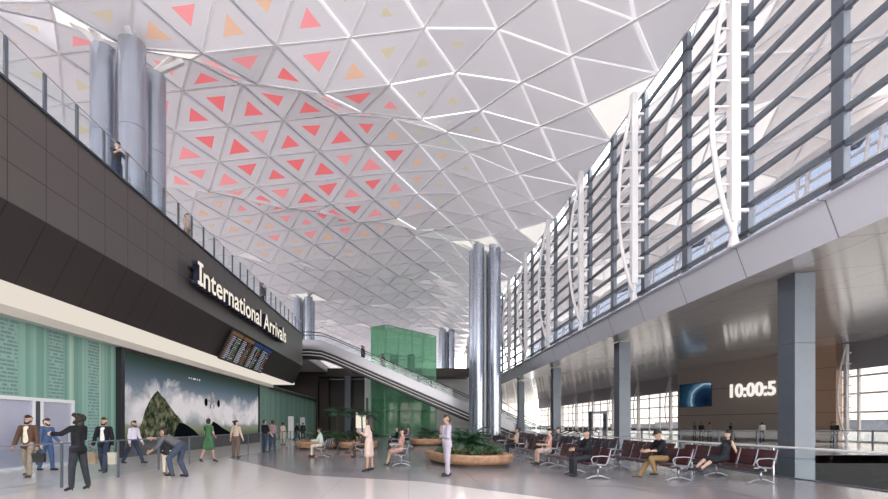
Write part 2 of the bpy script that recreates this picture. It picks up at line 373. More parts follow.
def person(label, x, y, face, h=1.75, pose=None, skin='skin_light', top='shirt', top_mat='white_cloth', sleeve=1.0,
           bottom='trousers', bottom_mat='navy', hair='short', hair_mat='hair_black', shoe='shoe_black', heels=False,
           under=None, z=0.0, voxel=.014, girl=False, group=None, tilt=0, beard=False, shorts=None):
    """pose: lean (deg forward), head (turn, nod), legs/arms left then right of the figure's own sides.
    leg = (hip pitch, spread, knee bend); arm = (pitch, spread, elbow bend, forearm spread)"""
    p = dict(STAND); p.update(pose or {}); s = h/1.75
    # joints in a frame that faces -Y, x to the figure's left hand side (+x = image right when facing the camera)
    hipz = .93; J = {}
    sw = .155 if girl else .18
    def up(v):   # upper body lean about the hips
        v = Vector(v)-Vector((0,0,.95)); return rot(v, 'X', p['lean'])+Vector((0,0,.95))
    legs = []
    for sgn, (hp, spr, kn) in zip((1,-1), p['legs']):
        hip = Vector((sgn*.088, 0, hipz))
        def ldir(a, sp): return Vector((sgn*math.sin(R(sp)), -math.sin(R(a))*math.cos(R(sp)), -math.cos(R(a))*math.cos(R(sp))))
        d1 = ldir(hp, spr); knee = hip+d1*.43
        d2 = ldir(hp-kn, spr*.4); ank = knee+d2*.42
        fd = Vector((sgn*.16, -1, 0)).normalized()
        pitch = hp-kn
        if pitch < -25: fd = (fd+Vector((0,0,-.9*min(1,(-pitch-25)/40)))).normalized()
        if heels: fd = (fd+Vector((0,0,-.42))).normalized()
        legs.append((hip, knee, ank, fd))
    arms = []
    for sgn, (ap, spr, el, fs) in zip((1,-1), p['arms']):
        sh = up((sgn*sw, 0, 1.41))
        def adir(a, sp): return Vector((sgn*math.sin(R(sp)), -math.sin(R(a))*math.cos(R(sp)), -math.cos(R(a))*math.cos(R(sp))))
        elb = sh+adir(ap, spr)*.285; d2 = adir(ap+el, fs); wr = elb+d2*.25
        arms.append((sgn, sh, elb, wr, d2))
    # head frame
    hc = up((0,-.01,1.52)); ht, hn = p['head']
    hm = Matrix.Rotation(R(ht), 3, 'Z') @ Matrix.Rotation(R(p['lean']*.6+hn), 3, 'X')
    def H(v): return hc + hm @ (Vector(v)-Vector((0,-.01,1.52)))
    X = (1,0,0)
    b = MB()
    slim = .9 if girl else 1.0
    b.capsule((-.075,0,.94),(.075,0,.94),.095,.095)
    b.capsule(up((0,0,.97)), up((0,0,1.14)), .105*slim, .092*slim, X, 1.3)
    b.capsule(up((0,0,1.14)), up((0,-.005,1.34)), .097*slim, .098*slim, X, 1.45)
    b.capsule(up((-sw+.03,0,1.405)), up((sw-.03,0,1.405)), .058, .058)
    b.capsule(up((0,.012,1.40)), H((0,.0,1.55)), .055*slim, .05*slim)
    b.capsule(H((0,.012,1.625)), H((0,.018,1.655)), .088, .090)
    b.capsule(H((0,-.03,1.56)), H((0,-.035,1.63)), .056, .066)
    b.capsule(H((0,-.098,1.63)), H((0,-.113,1.60)), .010, .014)
    for sg in (-1,1): b.capsule(H((sg*.088,.02,1.60)), H((sg*.09,.022,1.63)), .014, .018)
    for hip, knee, ank, fd in legs:
        b.capsule(hip, knee, .083, .054); b.capsule(knee, knee+(ank-knee)*.3+Vector((0,.012,0)), .054, .055); b.capsule(knee+(ank-knee)*.3+Vector((0,.012,0)), ank, .055, .036)
        b.capsule(ank+Vector((0,0,-.035))-fd*.02, ank+Vector((0,0,-.04))+fd*.15, .036, .026)
    for sgn, sh, elb, wr, d2 in arms:
        b.capsule(sh, elb, .05*slim, .04*slim); b.capsule(elb, wr, .04*slim, .027*slim)
        sd = Vector((0,1,0)).cross(d2)
        palm_n = Vector((sgn,0,0)); palm_n = (palm_n-d2*palm_n.dot(d2))
        if palm_n.length < .1: palm_n = Vector((0,0,1))-d2*d2.z
        palm_n.normalize(); w = d2.cross(palm_n).normalized()
        if w.y > 0: w = -w               # thumb side faces forwards
        b.capsule(wr, wr+d2*.085, .026, .030, w, 1.35)
        kb = wr+d2*.085
        for q, (o_, L_) in enumerate(((.030,.072),(.010,.082),(-.011,.076),(-.031,.058))):
            k0 = kb+w*o_; k1 = k0+(d2-palm_n*.25).normalized()*L_*.55; k2 = k1+(d2-palm_n*.9).normalized()*L_*.45
            b.capsule(k0-d2*.02, k1, .0105, .0098, n=6); b.capsule(k1, k2, .0098, .0088, n=6)
        t0 = wr+d2*.02+w*.026; t1 = t0+(d2*.6+w*.8).normalized()*.045; b.capsule(t0, t1, .014, .011, n=6); b.capsule(t1, t1+(d2-palm_n*.3).normalized()*.032, .011, .010, n=6)
    drop = 0
    if 'seat' in p:
        base = p['seat']/s-(hipz-.095)
    else:
        lowest = min((ank+fd*.15).z-.066 if heels else ank.z-.076 for hip, knee, ank, fd in legs)
        lowest = min(lowest, min((ank+fd*.15).z-.066 for hip, knee, ank, fd in legs))
        base = -lowest
    T = Matrix.Translation((0,0,base))
    def fin(mb, vx, sm=2):
        mb.v = [tuple((Vector(v)+Vector((0,0,base)))*s) for v in mb.v]
        return evald(mb, vx, sm)
    me = fin(b, voxel); me.materials.append(M(skin)); me.name = 'person'
    root = bpy.data.objects.new('person', me); COL.objects.link(root)
    root.location = (x, y, z); root.rotation_euler = (0, 0, R(face)); tag(root, label, 'person', group)
    def child(name, mb, mt, vx=None, sm=3):
        m_ = fin(mb, vx or voxel, sm); m_.materials.append(M(mt)); m_.name = name
        o = bpy.data.objects.new(name, m_); COL.objects.link(o); o.parent = root
        return o
    # upper garment
    g = .020 if top == 'jacket' else .014
    if top:
        c = MB()
        c.capsule(up((0,0,1.12)), up((0,-.005,1.34)), .097*slim+g, .098*slim+g, X, 1.43)
        hem = .80 if top == 'jacket' else .93
        c.capsule(up((0,0,max(hem+.1,.97))), up((0,0,1.14)), .108*slim+g, .092*slim+g, X, 1.32)
        if top == 'jacket': c.capsule((-.07,.01,.90),(.07,.01,.90),.105+g,.105+g)
        c.capsule(up((-sw+.03,0,1.40)), up((sw-.03,0,1.40)), .060+g, .060+g)
        c.capsule(up((0,.02,1.40)), up((0,.018,1.455)), .064+g*.5, .056+g*.3)
        if girl and top != 'jacket':
            for sg in (-1,1): c.capsule(up((sg*.07,-.085,1.26)), up((sg*.07,-.08,1.29)), .055, .05)
        for sgn, sh, elb, wr, d2 in arms:
            if sleeve > 0: c.capsule(sh, sh+(elb-sh)*min(1,sleeve*2), .052*slim+g, .043*slim+g)
            if sleeve > .5: c.capsule(elb, elb+(wr-elb)*(sleeve*2-1)*.96, .043*slim+g, .034*slim+g)
        child({'jacket':'jacket','shirt':'shirt','dress':'dress_top','vest':'vest'}.get(top,'shirt'), c, top_mat)
    if under:
        c = MB(); c.capsule(up((0,-.074,1.02)), up((0,-.072,1.40)), .064, .056, X, 1.3)
        child('shirt', c, under)
    # lower garment
    c = MB()
    if bottom in ('trousers', 'shorts'):
        g2 = .016
        c.capsule((-.075,0,.94),(.075,0,.94),.098+g2,.098+g2); c.capsule(up((0,0,.97)), up((0,0,1.03)), .108*slim+.012, .10*slim+.012, X, 1.3)
        for hip, knee, ank, fd in legs:
            c.capsule(hip, knee, .086+g2, .060+g2)
            if bottom == 'trousers': c.capsule(knee, ank+(knee-ank)*.06, .060+g2, .046+g2)
        child(bottom, c, bottom_mat)
    elif bottom == 'skirt':
        c.capsule((-.075,0,.95),(.075,0,.95),.112,.112); c.capsule(up((0,0,1.0)), up((0,0,1.08)), .105, .10, X, 1.25)
        hk = shorts if shorts else .85
        es = []
        for hip, knee, ank, fd in legs:
            e = hip+(knee-hip)*hk; es.append(e); c.capsule(hip, e, .11, .105)
        c.capsule((Vector(legs[0][0])+Vector(legs[1][0]))/2, (es[0]+es[1])/2, .11, .11, X, 1.2); c.capsule(es[0], es[1], .085, .085)
        child('skirt' if top != 'dress' else 'dress_skirt', c, bottom_mat)
    # shoes
    for hip, knee, ank, fd in legs:
        c = MB(); dn = Vector((0,0,-.037))
        if heels:
            c.capsule(ank+dn-fd*.03, ank+dn+fd*.16, .043, .034)
            if bottom == 'trousers': c.capsule(ank+Vector((0,0,.02)), ank+dn, .046, .044)
            hl = ank+dn-fd*.03
            c.capsule(hl, Vector((hl.x, hl.y, (ank+fd*.15).z-.055)), .018, .010, n=6)
        else: c.capsule(ank+dn-fd*.045, ank+dn+fd*.165, .042, .034); c.capsule(ank+Vector((0,0,.01)), ank+dn, .048, .046)
        child('shoe', c, shoe, None, 1)
    # hair
    c = MB()
    if hair == 'short':
        c.capsule(H((0,.035,1.668)), H((0,-.018,1.703)), .088, .070); c.capsule(H((0,.055,1.61)), H((0,.05,1.66)), .075, .085)
    elif hair == 'long':
        c.capsule(H((0,.03,1.665)), H((0,-.015,1.685)), .095, .082); c.capsule(H((0,.06,1.64)), up((0,.11,1.32)), .088, .075, X, 1.15)
        for sg in (-1,1): c.capsule(H((sg*.07,.02,1.65)), up((sg*.09,.05,1.40)), .04, .04)
    elif hair == 'curly':
        for k in range(60):
            a = k*2.4; zz = 1.50+.20*((k*23) % 60)/60; rr = .092+.022*math.sin(k*1.7)
            q = (rr*math.cos(a), .045+rr*abs(math.sin(a))*.8 if zz < 1.66 else .03+rr*math.sin(a)*.8, zz+.03)
            c.capsule(H(q), H((q[0], q[1]+.01, q[2]+.012)), .034, .034, n=8)
        c.capsule(H((0,.03,1.67)), H((0,-.01,1.69)), .094, .08); c.capsule(H((0,.07,1.5)), H((0,.06,1.62)), .09, .09)
    elif hair == 'bun':
        c.capsule(H((0,.035,1.665)), H((0,-.015,1.688)), .091, .078); c.capsule(H((0,.05,1.60)), H((0,.05,1.66)), .078, .085); c.capsule(H((0,.13,1.68)), H((0,.15,1.69)), .05, .045)
    elif hair == 'cap':
        c.capsule(H((0,.03,1.67)), H((0,-.01,1.695)), .095, .085); c.capsule(H((0,-.07,1.67)), H((0,-.15,1.66)), .02, .016, X, 3.2)
    if hair: child('hair' if hair != 'cap' else 'cap', c, hair_mat, None, 1)
    if beard:
        c = MB(); c.capsule(H((-.032,-.052,1.532)), H((.032,-.052,1.532)), .036, .036); [c.capsule(H((sg*.045,-.05,1.545)), H((sg*.072,-.01,1.60)), .026, .02) for sg in (-1,1)]; child('beard', c, hair_mat, None, 1)
    # eyes and mouth
    for sg in (-1,1):
        c = MB(); q = (H((sg*.032,-.094,1.632))+Vector((0,0,base)))*s
        c.capsule(q-Vector((.004*s,0,0)), q+Vector((.004*s,0,0)), .0085*s, .0085*s, n=8); c.build('eye', 'eye_dark', root, True)
    c = MB(); q0 = (H((-.02,-.092,1.565))+Vector((0,0,base)))*s; q1 = (H((.02,-.092,1.565))+Vector((0,0,base)))*s
    c.capsule(q0, q1, .006*s, .006*s, n=6); c.build('mouth', 'lip', root, True)
    info = dict(root=root, base=base, s=s)
    Mx = Matrix.Translation((x,y,z)) @ Matrix.Rotation(R(face), 4, 'Z')
    info['hand'] = [Mx @ ((wr+d2*.10+Vector((0,0,base)))*s) for sgn, sh, elb, wr, d2 in arms]
    info['back'] = Mx @ ((up((0,.2,1.25))+Vector((0,0,base)))*s)
    return info

PEOPLE = []
def P(*a, **k):
    i = person(*a, **k); PEOPLE.append(i); return i
WALK = dict(legs=((24,3,8),(-16,3,18)), arms=((-18,8,14,6),(18,8,18,4)))
WALK2 = dict(legs=((-16,3,20),(22,3,6)), arms=((16,8,22,2),(-14,8,14,6)))
# -- left, behind the glass rail
p_brown = P('man in brown blazer and tan trousers walking with a black briefcase', gx(28,12.8), 12.8, 8, 1.80, dict(WALK, legs=((14,4,6),(-10,4,16)), arms=((2,12,8,6),(8,14,10,8))), 'skin_tan', 'jacket', 'brown_cloth', 1, 'trousers', 'tan_cloth', under='cream_cloth', shoe='shoe_brown', beard=True, voxel=.010)
p_blue = P('man in blue denim carrying a black backpack past the white door', gx(47,14.6), 14.6, 80, 1.72, dict(legs=((8,3,4),(-8,3,8)), arms=((10,8,40,2),(-6,8,20,4)), head=(8,0)), 'skin_light', 'shirt', 'denim', 1, 'trousers', 'denim', shoe='charcoal', beard=True, voxel=.011)
p_suit = P('bearded man in dark blazer and white shirt holding a paper bag in each hand', gx(104,14.1), 14.1, 6, 1.76, dict(legs=((16,4,10),(-8,4,12)), arms=((4,14,8,8),(4,14,8,8))), 'skin_tan', 'jacket', 'black_cloth', 1, 'trousers', 'navy', under='white_cloth', beard=True, voxel=.010)
p_lav = P('man in pale shirt and navy trousers striding before the mountain picture', gx(133,17.4), 17.4, 78, 1.74, dict(lean=5, legs=((24,4,2),(-22,4,4)), arms=((8,8,22,4),(-4,8,16,4)), head=(0,0)), 'skin_tan', 'shirt', 'lavender_cloth', 1, 'trousers', 'navy', beard=True, voxel=.012)
# -- left, in front of the glass rail
p_blk = P('curly haired woman in black jacket and trousers holding up a phone', gx(78,10.2), 10.2, -105, 1.72, dict(legs=((3,5,3),(-6,4,8)), arms=((62,10,28,4),(24,18,118,10)), head=(-8,2)), 'skin_light', 'jacket', 'black_cloth', 1, 'trousers', 'charcoal', hair='curly', hair_mat='hair_black', heels=True, girl=True, voxel=.009)
p_bend = P('man in grey shirt bending forward with one arm stretched out', gx(181,12.7), 12.7, -92, 1.80, dict(lean=62, head=(0,-38), legs=((38,8,52),(16,8,40)), arms=((30,5,30,-8),(84,6,8,2))), 'skin_tan', 'shirt', 'grey_cloth', .7, 'trousers', 'jeans_dark', voxel=.010)
P('child in dark jacket and pale trousers standing behind the bending man', gx(167,13.6), 13.6, 190, 1.28, dict(legs=((3,3,3),(-3,3,4))), 'skin_light', 'jacket', 'charcoal', 1, 'trousers', 'cream_cloth', shoe='shoe_brown', voxel=.012)
P('woman in short green dress and heels walking away', gx(206,17.8)+.1, 17.8, 168, 1.74, dict(legs=((-14,3,16),(16,3,4)), arms=((16,10,40,-4),(2,14,60,-16)), head=(20,0)), 'skin_tan', 'dress', 'green_cloth', .25, 'skirt', 'green_cloth', hair='bun', heels=True, girl=True, voxel=.012)
P('woman in tan blouse and brown trousers seen from behind', gx(234,20.4)+.1, 20.4, 172, 1.72, dict(legs=((3,5,3),(-4,5,5)), arms=((-6,16,20,14),(4,14,20,8)), head=(-30,0)), 'skin_light', 'shirt', 'beige_cloth', .9, 'trousers', 'brown_trousers', hair='bun', girl=True, voxel=.013)
P('man in black top and dark jeans at the rail, arm round a companion', gx(263,24.2)+.1, 24.2, 150, 1.80, dict(legs=((4,5,4),(-5,5,6)), arms=((10,14,50,6),(6,18,30,14))), 'skin_light', 'shirt', 'black_cloth', .5, 'trousers', 'jeans_dark', voxel=.014)
P('man in dark mauve shirt at the rail beside the man in black', gx(268,24.9)+.2, 25.0, 200, 1.78, dict(legs=((5,4,4),(-5,4,6))), 'skin_tan', 'shirt', 'mauve_cloth', .6, 'trousers', 'jeans_dark', voxel=.014)
P('person in charcoal behind the rail beyond the two men', gx(273.5,29.6), 29.6, 170, 1.76, None, 'skin_tan', 'shirt', 'charcoal', .9, 'trousers', 'denim', voxel=.016)
P('woman in pale pink outfit behind the far end of the rail', gx(283,33), 33, 175, 1.70, None, 'skin_light', 'dress', 'pink_cloth', .4, 'skirt', 'pink_cloth', hair='bun', girl=True, voxel=.016)
P('person in black walking beside the white totem', gx(297,42), 42, 120, 1.78, WALK, 'skin_tan', 'jacket', 'black_cloth', 1, 'trousers', 'charcoal', voxel=.018)
P('person in charcoal beyond the white totem, farthest along the green wall', gx(303,46), 46, 190, 1.76, None, 'skin_tan', 'jacket', 'charcoal', 1, 'trousers', 'black_cloth', voxel=.018)
# -- middle
P('woman in pale pink knee dress with long dark hair standing alone', gx(369,14.3), 14.3, -102, 1.74, dict(legs=((3,3,2),(-3,3,4)), arms=((12,6,104,-14),(10,6,96,-14)), head=(0,6)), 'skin_tan', 'dress', 'pink_cloth', .85, 'skirt', 'pink_cloth', hair='long', heels=True, girl=True, voxel=.010, shorts=1.0)
P('man in pale grey suit standing with his hand at his chin', gx(447,13.05), 13.05, -76, 1.80, dict(legs=((3,4,2),(-4,4,4)), arms=((12,8,84,-66),(12,6,150,-28)), head=(-6,4)), 'skin_tan', 'jacket', 'suit_grey', 1, 'trousers', 'suit_grey', under='lavender_cloth', hair_mat='hair_brown', voxel=.009)
# -- upper deck and escalator
P('person in dark clothes leaning at the upper balustrade beside the big columns', -10.62, 16.2, 62, 1.76, dict(arms=((40,8,60,-10),(40,8,60,-10)), head=(15,15)), 'skin_light', 'shirt', 'charcoal', .5, 'trousers', 'navy', z=10.06, voxel=.014)
P('person in pale pink top at the upper balustrade between glass posts', -10.75, 21.6, 80, 1.72, None, 'skin_light', 'shirt', 'pink_cloth', .5, 'trousers', 'tan_cloth', z=10.06, voxel=.015)
P('person in grey at the upper balustrade above the big sign', -10.6, 32.3, 70, 1.76, None, 'skin_tan', 'jacket', 'grey_cloth', 1, 'trousers', 'charcoal', z=10.06, voxel=.017)
# -- far right concourse
for k, (px, D, a, lab, tm, bm_) in enumerate(((694.5, 47, 30, 'person in grey leftmost before the planet screen wall', 'grey_cloth', 'charcoal'),
        (701.5, 46, -20, 'person in black second from the left before the planet screen wall', 'black_cloth', 'charcoal'),
        (709.5, 46, 160, 'person in tan top before the right end of the planet screen', 'tan_cloth', 'charcoal'),
        (730.5, 44.5, 200, 'person in black below the first clock digit', 'black_cloth', 'navy'),
        (762, 42, 150, 'person in white top below the last clock digit', 'white_cloth', 'black_cloth'),
        (832.5, 37, 20, 'person in black at the far right before the tan wall end', 'black_cloth', 'black_cloth'),
        (835.5, 37.6, -60, 'second person in black close beside the one at the tan wall end', 'charcoal', 'black_cloth'))):
    P(lab, gx(px, D), D, a, 1.78, WALK if k in (3,) else None, 'skin_tan', 'shirt', tm, .8, 'trousers', bm_, voxel=.018)

# ------------------------------------------------------------------ bags and phones
def bag(label, top, w, d, h, m, cat='bag', rz=0, name='paper_bag', hand=.14):
    r = thing(name, label, cat, (top.x, top.y, top.z-hand-h), rz)
    b = MB(); b.extrude([(-w/2,-d/2,0),(w/2,-d/2,0),(w/2,d/2,0),(-w/2,d/2,0)], (0,0,h)); b.build('bag_body', m, r, bevel=.008)
    for sg in (-1,1):
        q = MB(); q.path([(w*.28*math.cos(a*PI/8), sg*d*.3, h+hand*math.sin(a*PI/8)) for a in range(9)], .006, 6); q.build('handle', 'leather_black', r, True)
    return r
hl, hr = p_suit['hand']
bag('brown paper bag in the right hand of the bearded man in dark blazer', hr, .30, .13, .36, 'paper_brown')
bag('cream paper bag in the left hand of the bearded man in dark blazer', hl, .26, .13, .38, 'paper_cream')
hl, hr = p_brown['hand']
bag('black leather briefcase held by the man in brown blazer', hl, .40, .13, .26, 'leather_black', 'briefcase', R(8), 'briefcase', .10)
q = p_blue['back']
r = thing('backpack', 'black backpack worn by the man in blue denim', 'backpack', (q.x-.02, q.y, q.z-.26), R(80))
b = MB(); b.rings([[(.17*k*math.copysign(abs(math.cos(t))**.6, math.cos(t)), .11*k*math.copysign(abs(math.sin(t))**.6, math.sin(t)), zz) for t in [2*PI*j/20 for j in range(20)]] for zz, k in ((0,.8),(.03,.98),(.25,1),(.40,.9),(.47,.7),(.50,.35))]); b.build('pack_body', 'leather_black', r, True)
b = MB(); b.box(-.11,.11,.09,.14,.06,.26); b.build('front_pocket', 'leather_black', r, bevel=.02)
for sg in (-1,1):
    b = MB(); b.path([(sg*.10,-.08,.46),(sg*.12,-.20,.44),(sg*.13,-.32,.30),(sg*.12,-.2,.1),(sg*.11,-.09,.06)], .017, 6); b.build('strap', 'leather_black', r, True)
def phone(label, q, rz):
    r = thing('phone', label, 'phone', (q.x, q.y, q.z-.05), rz)
    b = MB(); b.box(-.038,.038,-.005,.005,0,.155); b.build('phone_case', 'phone_black', r, bevel=.004)
    b = MB(); b.box(-.033,.033,-.0065,-.005,.008,.147); b.build('phone_screen', 'screen_black', r)
q = p_blk['hand'][1]; phone('black phone in the raised hand of the curly haired woman', Vector((q.x, q.y, q.z+.03)), R(-60))

# ------------------------------------------------------------------ floor
def poly_obj(name, pts, z0, z1, m):
    b = MB(); b.extrude([(x, y, z0) for x, y in pts], (0,0,z1-z0)); return b.build(name, m)
fl = poly_obj('floor', [(-45,-9),(10.8,-9),(10.8,22),(40,22),(40,140),(-45,140)], -.4, 0, 'floor_light'); struct(fl)
g_pts = [(-8.3,20.4),(-3.2,13.3),(.4,11.75),(2.9,9.05),(4.6,7.3),(10.75,4.4),(10.75,22.1),(39.9,22.1),(39.9,139.9),(-12,139.9),(-12,62),(-8.3,36)]
gf = poly_obj('floor_grey_zone', g_pts, 0, .004, 'floor_grey'); struct(gf)
b = MB(); b.box(-9.53,-9.47,2,60,0,.003); struct(b.build('trim_1', 'floor_seam'))
# void on the right: lower storey
b = MB()
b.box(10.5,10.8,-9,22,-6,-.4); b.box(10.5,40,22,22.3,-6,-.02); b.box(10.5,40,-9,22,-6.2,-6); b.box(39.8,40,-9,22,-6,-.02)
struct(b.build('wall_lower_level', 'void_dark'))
b = MB(); b.box(10.72,10.83,-9,22,-.4,.03); struct(b.build('trim_2', 'slate'))

# ------------------------------------------------------------------ left volume
Y0, Y1 = -9, 43.5
def left_shell():
    # profile points (x, z): fascia top, fascia bottom, slanted soffit inner, strip inner, lip bottom
    def plan(off, n=10, rad=1.6):
        # line along Y then a quarter turn towards -x at the far end
        pts = [(-10-off, Y0), (-10-off, Y1-rad)]
        cx, cy = -10-rad, Y1-rad; rr = rad-off
        for k in range(1, n+1):
            a = k*PI/2/n; pts.append((cx+rr*math.cos(a), cy+rr*math.sin(a)))
        pts.append((-30, Y1-off)); return pts
    def skin(o0, z0, o1, z1, name, m):
        a = plan(o0); c = plan(o1); n = len(a); b = MB()
        b.add([(x,y,z0) for x,y in a]+[(x,y,z1) for x,y in c], [(i,i+1,i+1+n,i+n) for i in range(n-1)])
        o = b.build(name, m, fix=False); md = o.modifiers.new('s','SOLIDIFY'); md.thickness = .06; md.offset = -1
        return struct(o)
    skin(0, 7.09, 0, 10.08, 'wall_left', 'fascia_grey')
    skin(.9, 5.35, 0, 7.09, 'ceiling_left_slope', 'soffit_brown')
    b = MB(); b.box(-12.95,-10.88,Y0,Y1-.95,5.35,5.55); struct(b.build('ceiling_left', 'strip_white'))
    b = MB(); b.box(-13.3,-12.9,Y0,Y1-.95,5.05,5.36); struct(b.build('trim_3', 'lip_grey'))
    b = MB(); b.box(-13.3,-12.9,Y1-.95,64,4.95,5.15); b.box(-30,-12.9,Y1-.95,Y1-.75,5.35,7.1); struct(b.build('trim_4', 'brown_panel'))
    b = MB(); b.box(-44,-10.03,Y0,Y1-1.7,9.75,10.05); b.box(-44,-11.7,Y1-1.7,66,9.3,10.05); b.box(-44,-11.75,Y1,66,9.2,9.35); struct(b.build('floor_upper', 'concrete'))
    b = MB(); b.box(-13.6,-13.3,Y0,64,0,5.36); struct(b.build('wall_green', 'green_wall'))
    b = MB(); b.box(-10.12,-9.94,Y0,Y1-1.6,10.05,10.12); struct(b.build('trim_5', 'slate_dark'))
left_shell()
# white framed door leaves in the green wall
d = sroot('door_1', (-13.3,0,0))
b = MB()
for y0, y1 in ((13.2,13.32),(15.62,15.72),(15.96,16.06),(17.42,17.56)): b.box(0,.12,y0,y1,0,2.35)
b.box(0,.12,13.2,17.56,2.35,2.47); b.box(0,.1,13.2,17.56,0,.08); b.build('door_frame', 'white_door', d)
b = MB(); b.box(.0,.08,15.72,15.96,.08,2.35); b.build('door_post', 'door_dark', d)
for y0, y1 in ((13.32,15.62),(16.06,17.42)):
    b = MB(); b.box(.005,.02,y0,y1,.08,2.35); b.build('door_panel', 'door_back', d)
    b = MB(); b.box(.05,.07,y0,y1,.08,2.35); b.build('door_glass', 'door_glass', d)
    b = MB(); b.tube((.13,y1-.18,.8),(.13,y1-.18,1.5),.018,n=8); b.build('door_handle', 'chrome', d)
# mural
r = thing('picture_screen', 'huge lit wall picture of a mountain in clouds and an airliner', 'screen', (-13.3,0,0))
b = MB(); b.box(.10,.16,20.45,38.9,.78,4.92); b.build('picture', 'mural_sky', r)
b = MB(); b.box(0,.26,20.2,20.45,0,5.05); b.box(0,.26,38.9,39.1,0,5.05); b.box(0,.24,20.45,38.9,4.92,5.05); b.box(0,.1,20.45,38.9,.78,4.92); b.build('frame', 'board_frame', r)
b = MB(); b.box(0,.3,20.45,38.9,0,.78); b.build('plinth', 'grey_cloth', r)
def flat(name, pts, x, m, th=.012):
    b = MB(); b.extrude([(x, y, z) for y, z in pts], (th,0,0)); return b.build(name, m, r)
random.seed(3)
ridge_l = [(21.15,.80),(21.5,1.15),(21.9,1.65),(22.25,2.2),(22.6,2.75),(22.9,3.1),(23.25,3.3)]
ridge_r = [(23.6,3.12),(24.0,2.85),(24.5,2.5),(25.0,2.2),(25.5,1.9),(26.0,1.6),(26.6,1.3),(27.2,.80)]
flat('mountain', [(y+random.uniform(-.06,.06), z+random.uniform(-.05,.05)) for y, z in ridge_l]+[(y+random.uniform(-.06,.06), z+random.uniform(-.05,.05)) for y, z in ridge_r], .162, 'mural_rock')
flat('rock', [(24.9,.80),(25.1,1.25),(25.4,1.6),(25.9,1.62),(26.5,1.45),(27.2,1.2),(28.0,.80)], .166, 'mural_black')
flat('rock', [(29.3,.80),(29.5,1.35),(29.9,1.75),(30.5,1.6),(31.4,1.3),(32.4,1.05),(33.4,.80)], .166, 'mural_black')
pl = flat('airliner', [(29.75+.30*math.cos(t), 3.16+.30*math.sin(t)) for t in [2*PI*k/18 for k in range(18)]], .166, 'mural_grey')
for nm, pts in (('wing', [(28.45,3.28),(29.5,3.10),(29.5,3.02),(28.45,3.22)]), ('wing', [(31.1,3.28),(30.0,3.10),(30.0,3.02),(31.1,3.22)]), ('tail', [(29.68,3.4),(29.72,3.72),(29.80,3.72),(29.84,3.4)]), ('tail_plane', [(29.2,3.5),(30.3,3.5),(30.3,3.45),(29.2,3.45)])):
    b = MB(); b.extrude([(.170, y, z) for y, z in pts], (.012,0,0)); o = b.build(nm, 'mural_grey', pl)
for yy in (28.85, 30.75):
    b = MB(); b.extrude([(.176, yy+.22*math.cos(t), 2.98+.26*math.sin(t)) for t in [2*PI*k/16 for k in range(16)]], (.012,0,0)); b.build('engine', 'mural_black', pl)
for yy in (29.5, 30.0):
    b = MB(); b.box(.176,.188,yy-.04,yy+.04,2.6,2.9); b.build('landing_gear', 'mural_black', pl)
b = MB()
for k, w_ in enumerate((.12,.10,.3,.16,.12,.2)): b.box(.165,.172,26.6+k*.26,26.6+k*.26+w_*.7,4.28,4.37)
b.build('caption_mark', 'mural_white', r)

# left lower glass rail (x = -8.3)
def glass_rail(root, pts, h, post_w, rail_m, post_m, glass_m, rail_r=.024, top_glass=None, z0=.06, double=False, rail=True):
    """pts: post positions (x, y) in order"""
    n = len(pts)
    for i, (x, y) in enumerate(pts):
        b = MB(); b.box(x-post_w/2, x+post_w/2, y-post_w, y+post_w, 0, h); b.build('post', post_m, root)
    for (xa, ya), (xb, yb) in zip(pts, pts[1:]):
        b = MB(); d = Vector((xb-xa, yb-ya, 0)); L = d.length; d.normalize(); g = .05
        b.bar((xa+d.x*g, ya+d.y*g, (z0+(top_glass or h-.06))/2), (xb-d.x*g, yb-d.y*g, (z0+(top_glass or h-.06))/2), .014, (top_glass or h-.06)-z0); b.build('glass_panel', glass_m, root)
    if rail:
        b = MB(); b.path([(x, y, h) for x, y in (pts[0], pts[-1])], rail_r, 8); b.build('handrail', rail_m, root, True)
r = thing('glass_barrier', 'waist high glass barrier with steel posts before the green wall', 'barrier', (-8.3,0,0))
glass_rail(r, [(0, 6.5+2.07*k) for k in range(14)], 1.06, .035, 'slate', 'slate', 'rail_glass', .016)
# upper deck balustrade
r = thing('glass_balustrade', 'frameless glass balustrade with dark posts along the upper deck edge', 'balustrade', (-10.03,0,10.08))
ys = [11.07-1.19*8+1.19*k for k in range(35)]
glass_rail(r, [(0, y) for y in ys], 1.12, .05, 'rail_steel', 'slate', 'rail_glass', .018, top_glass=1.05, z0=.02, rail=True)

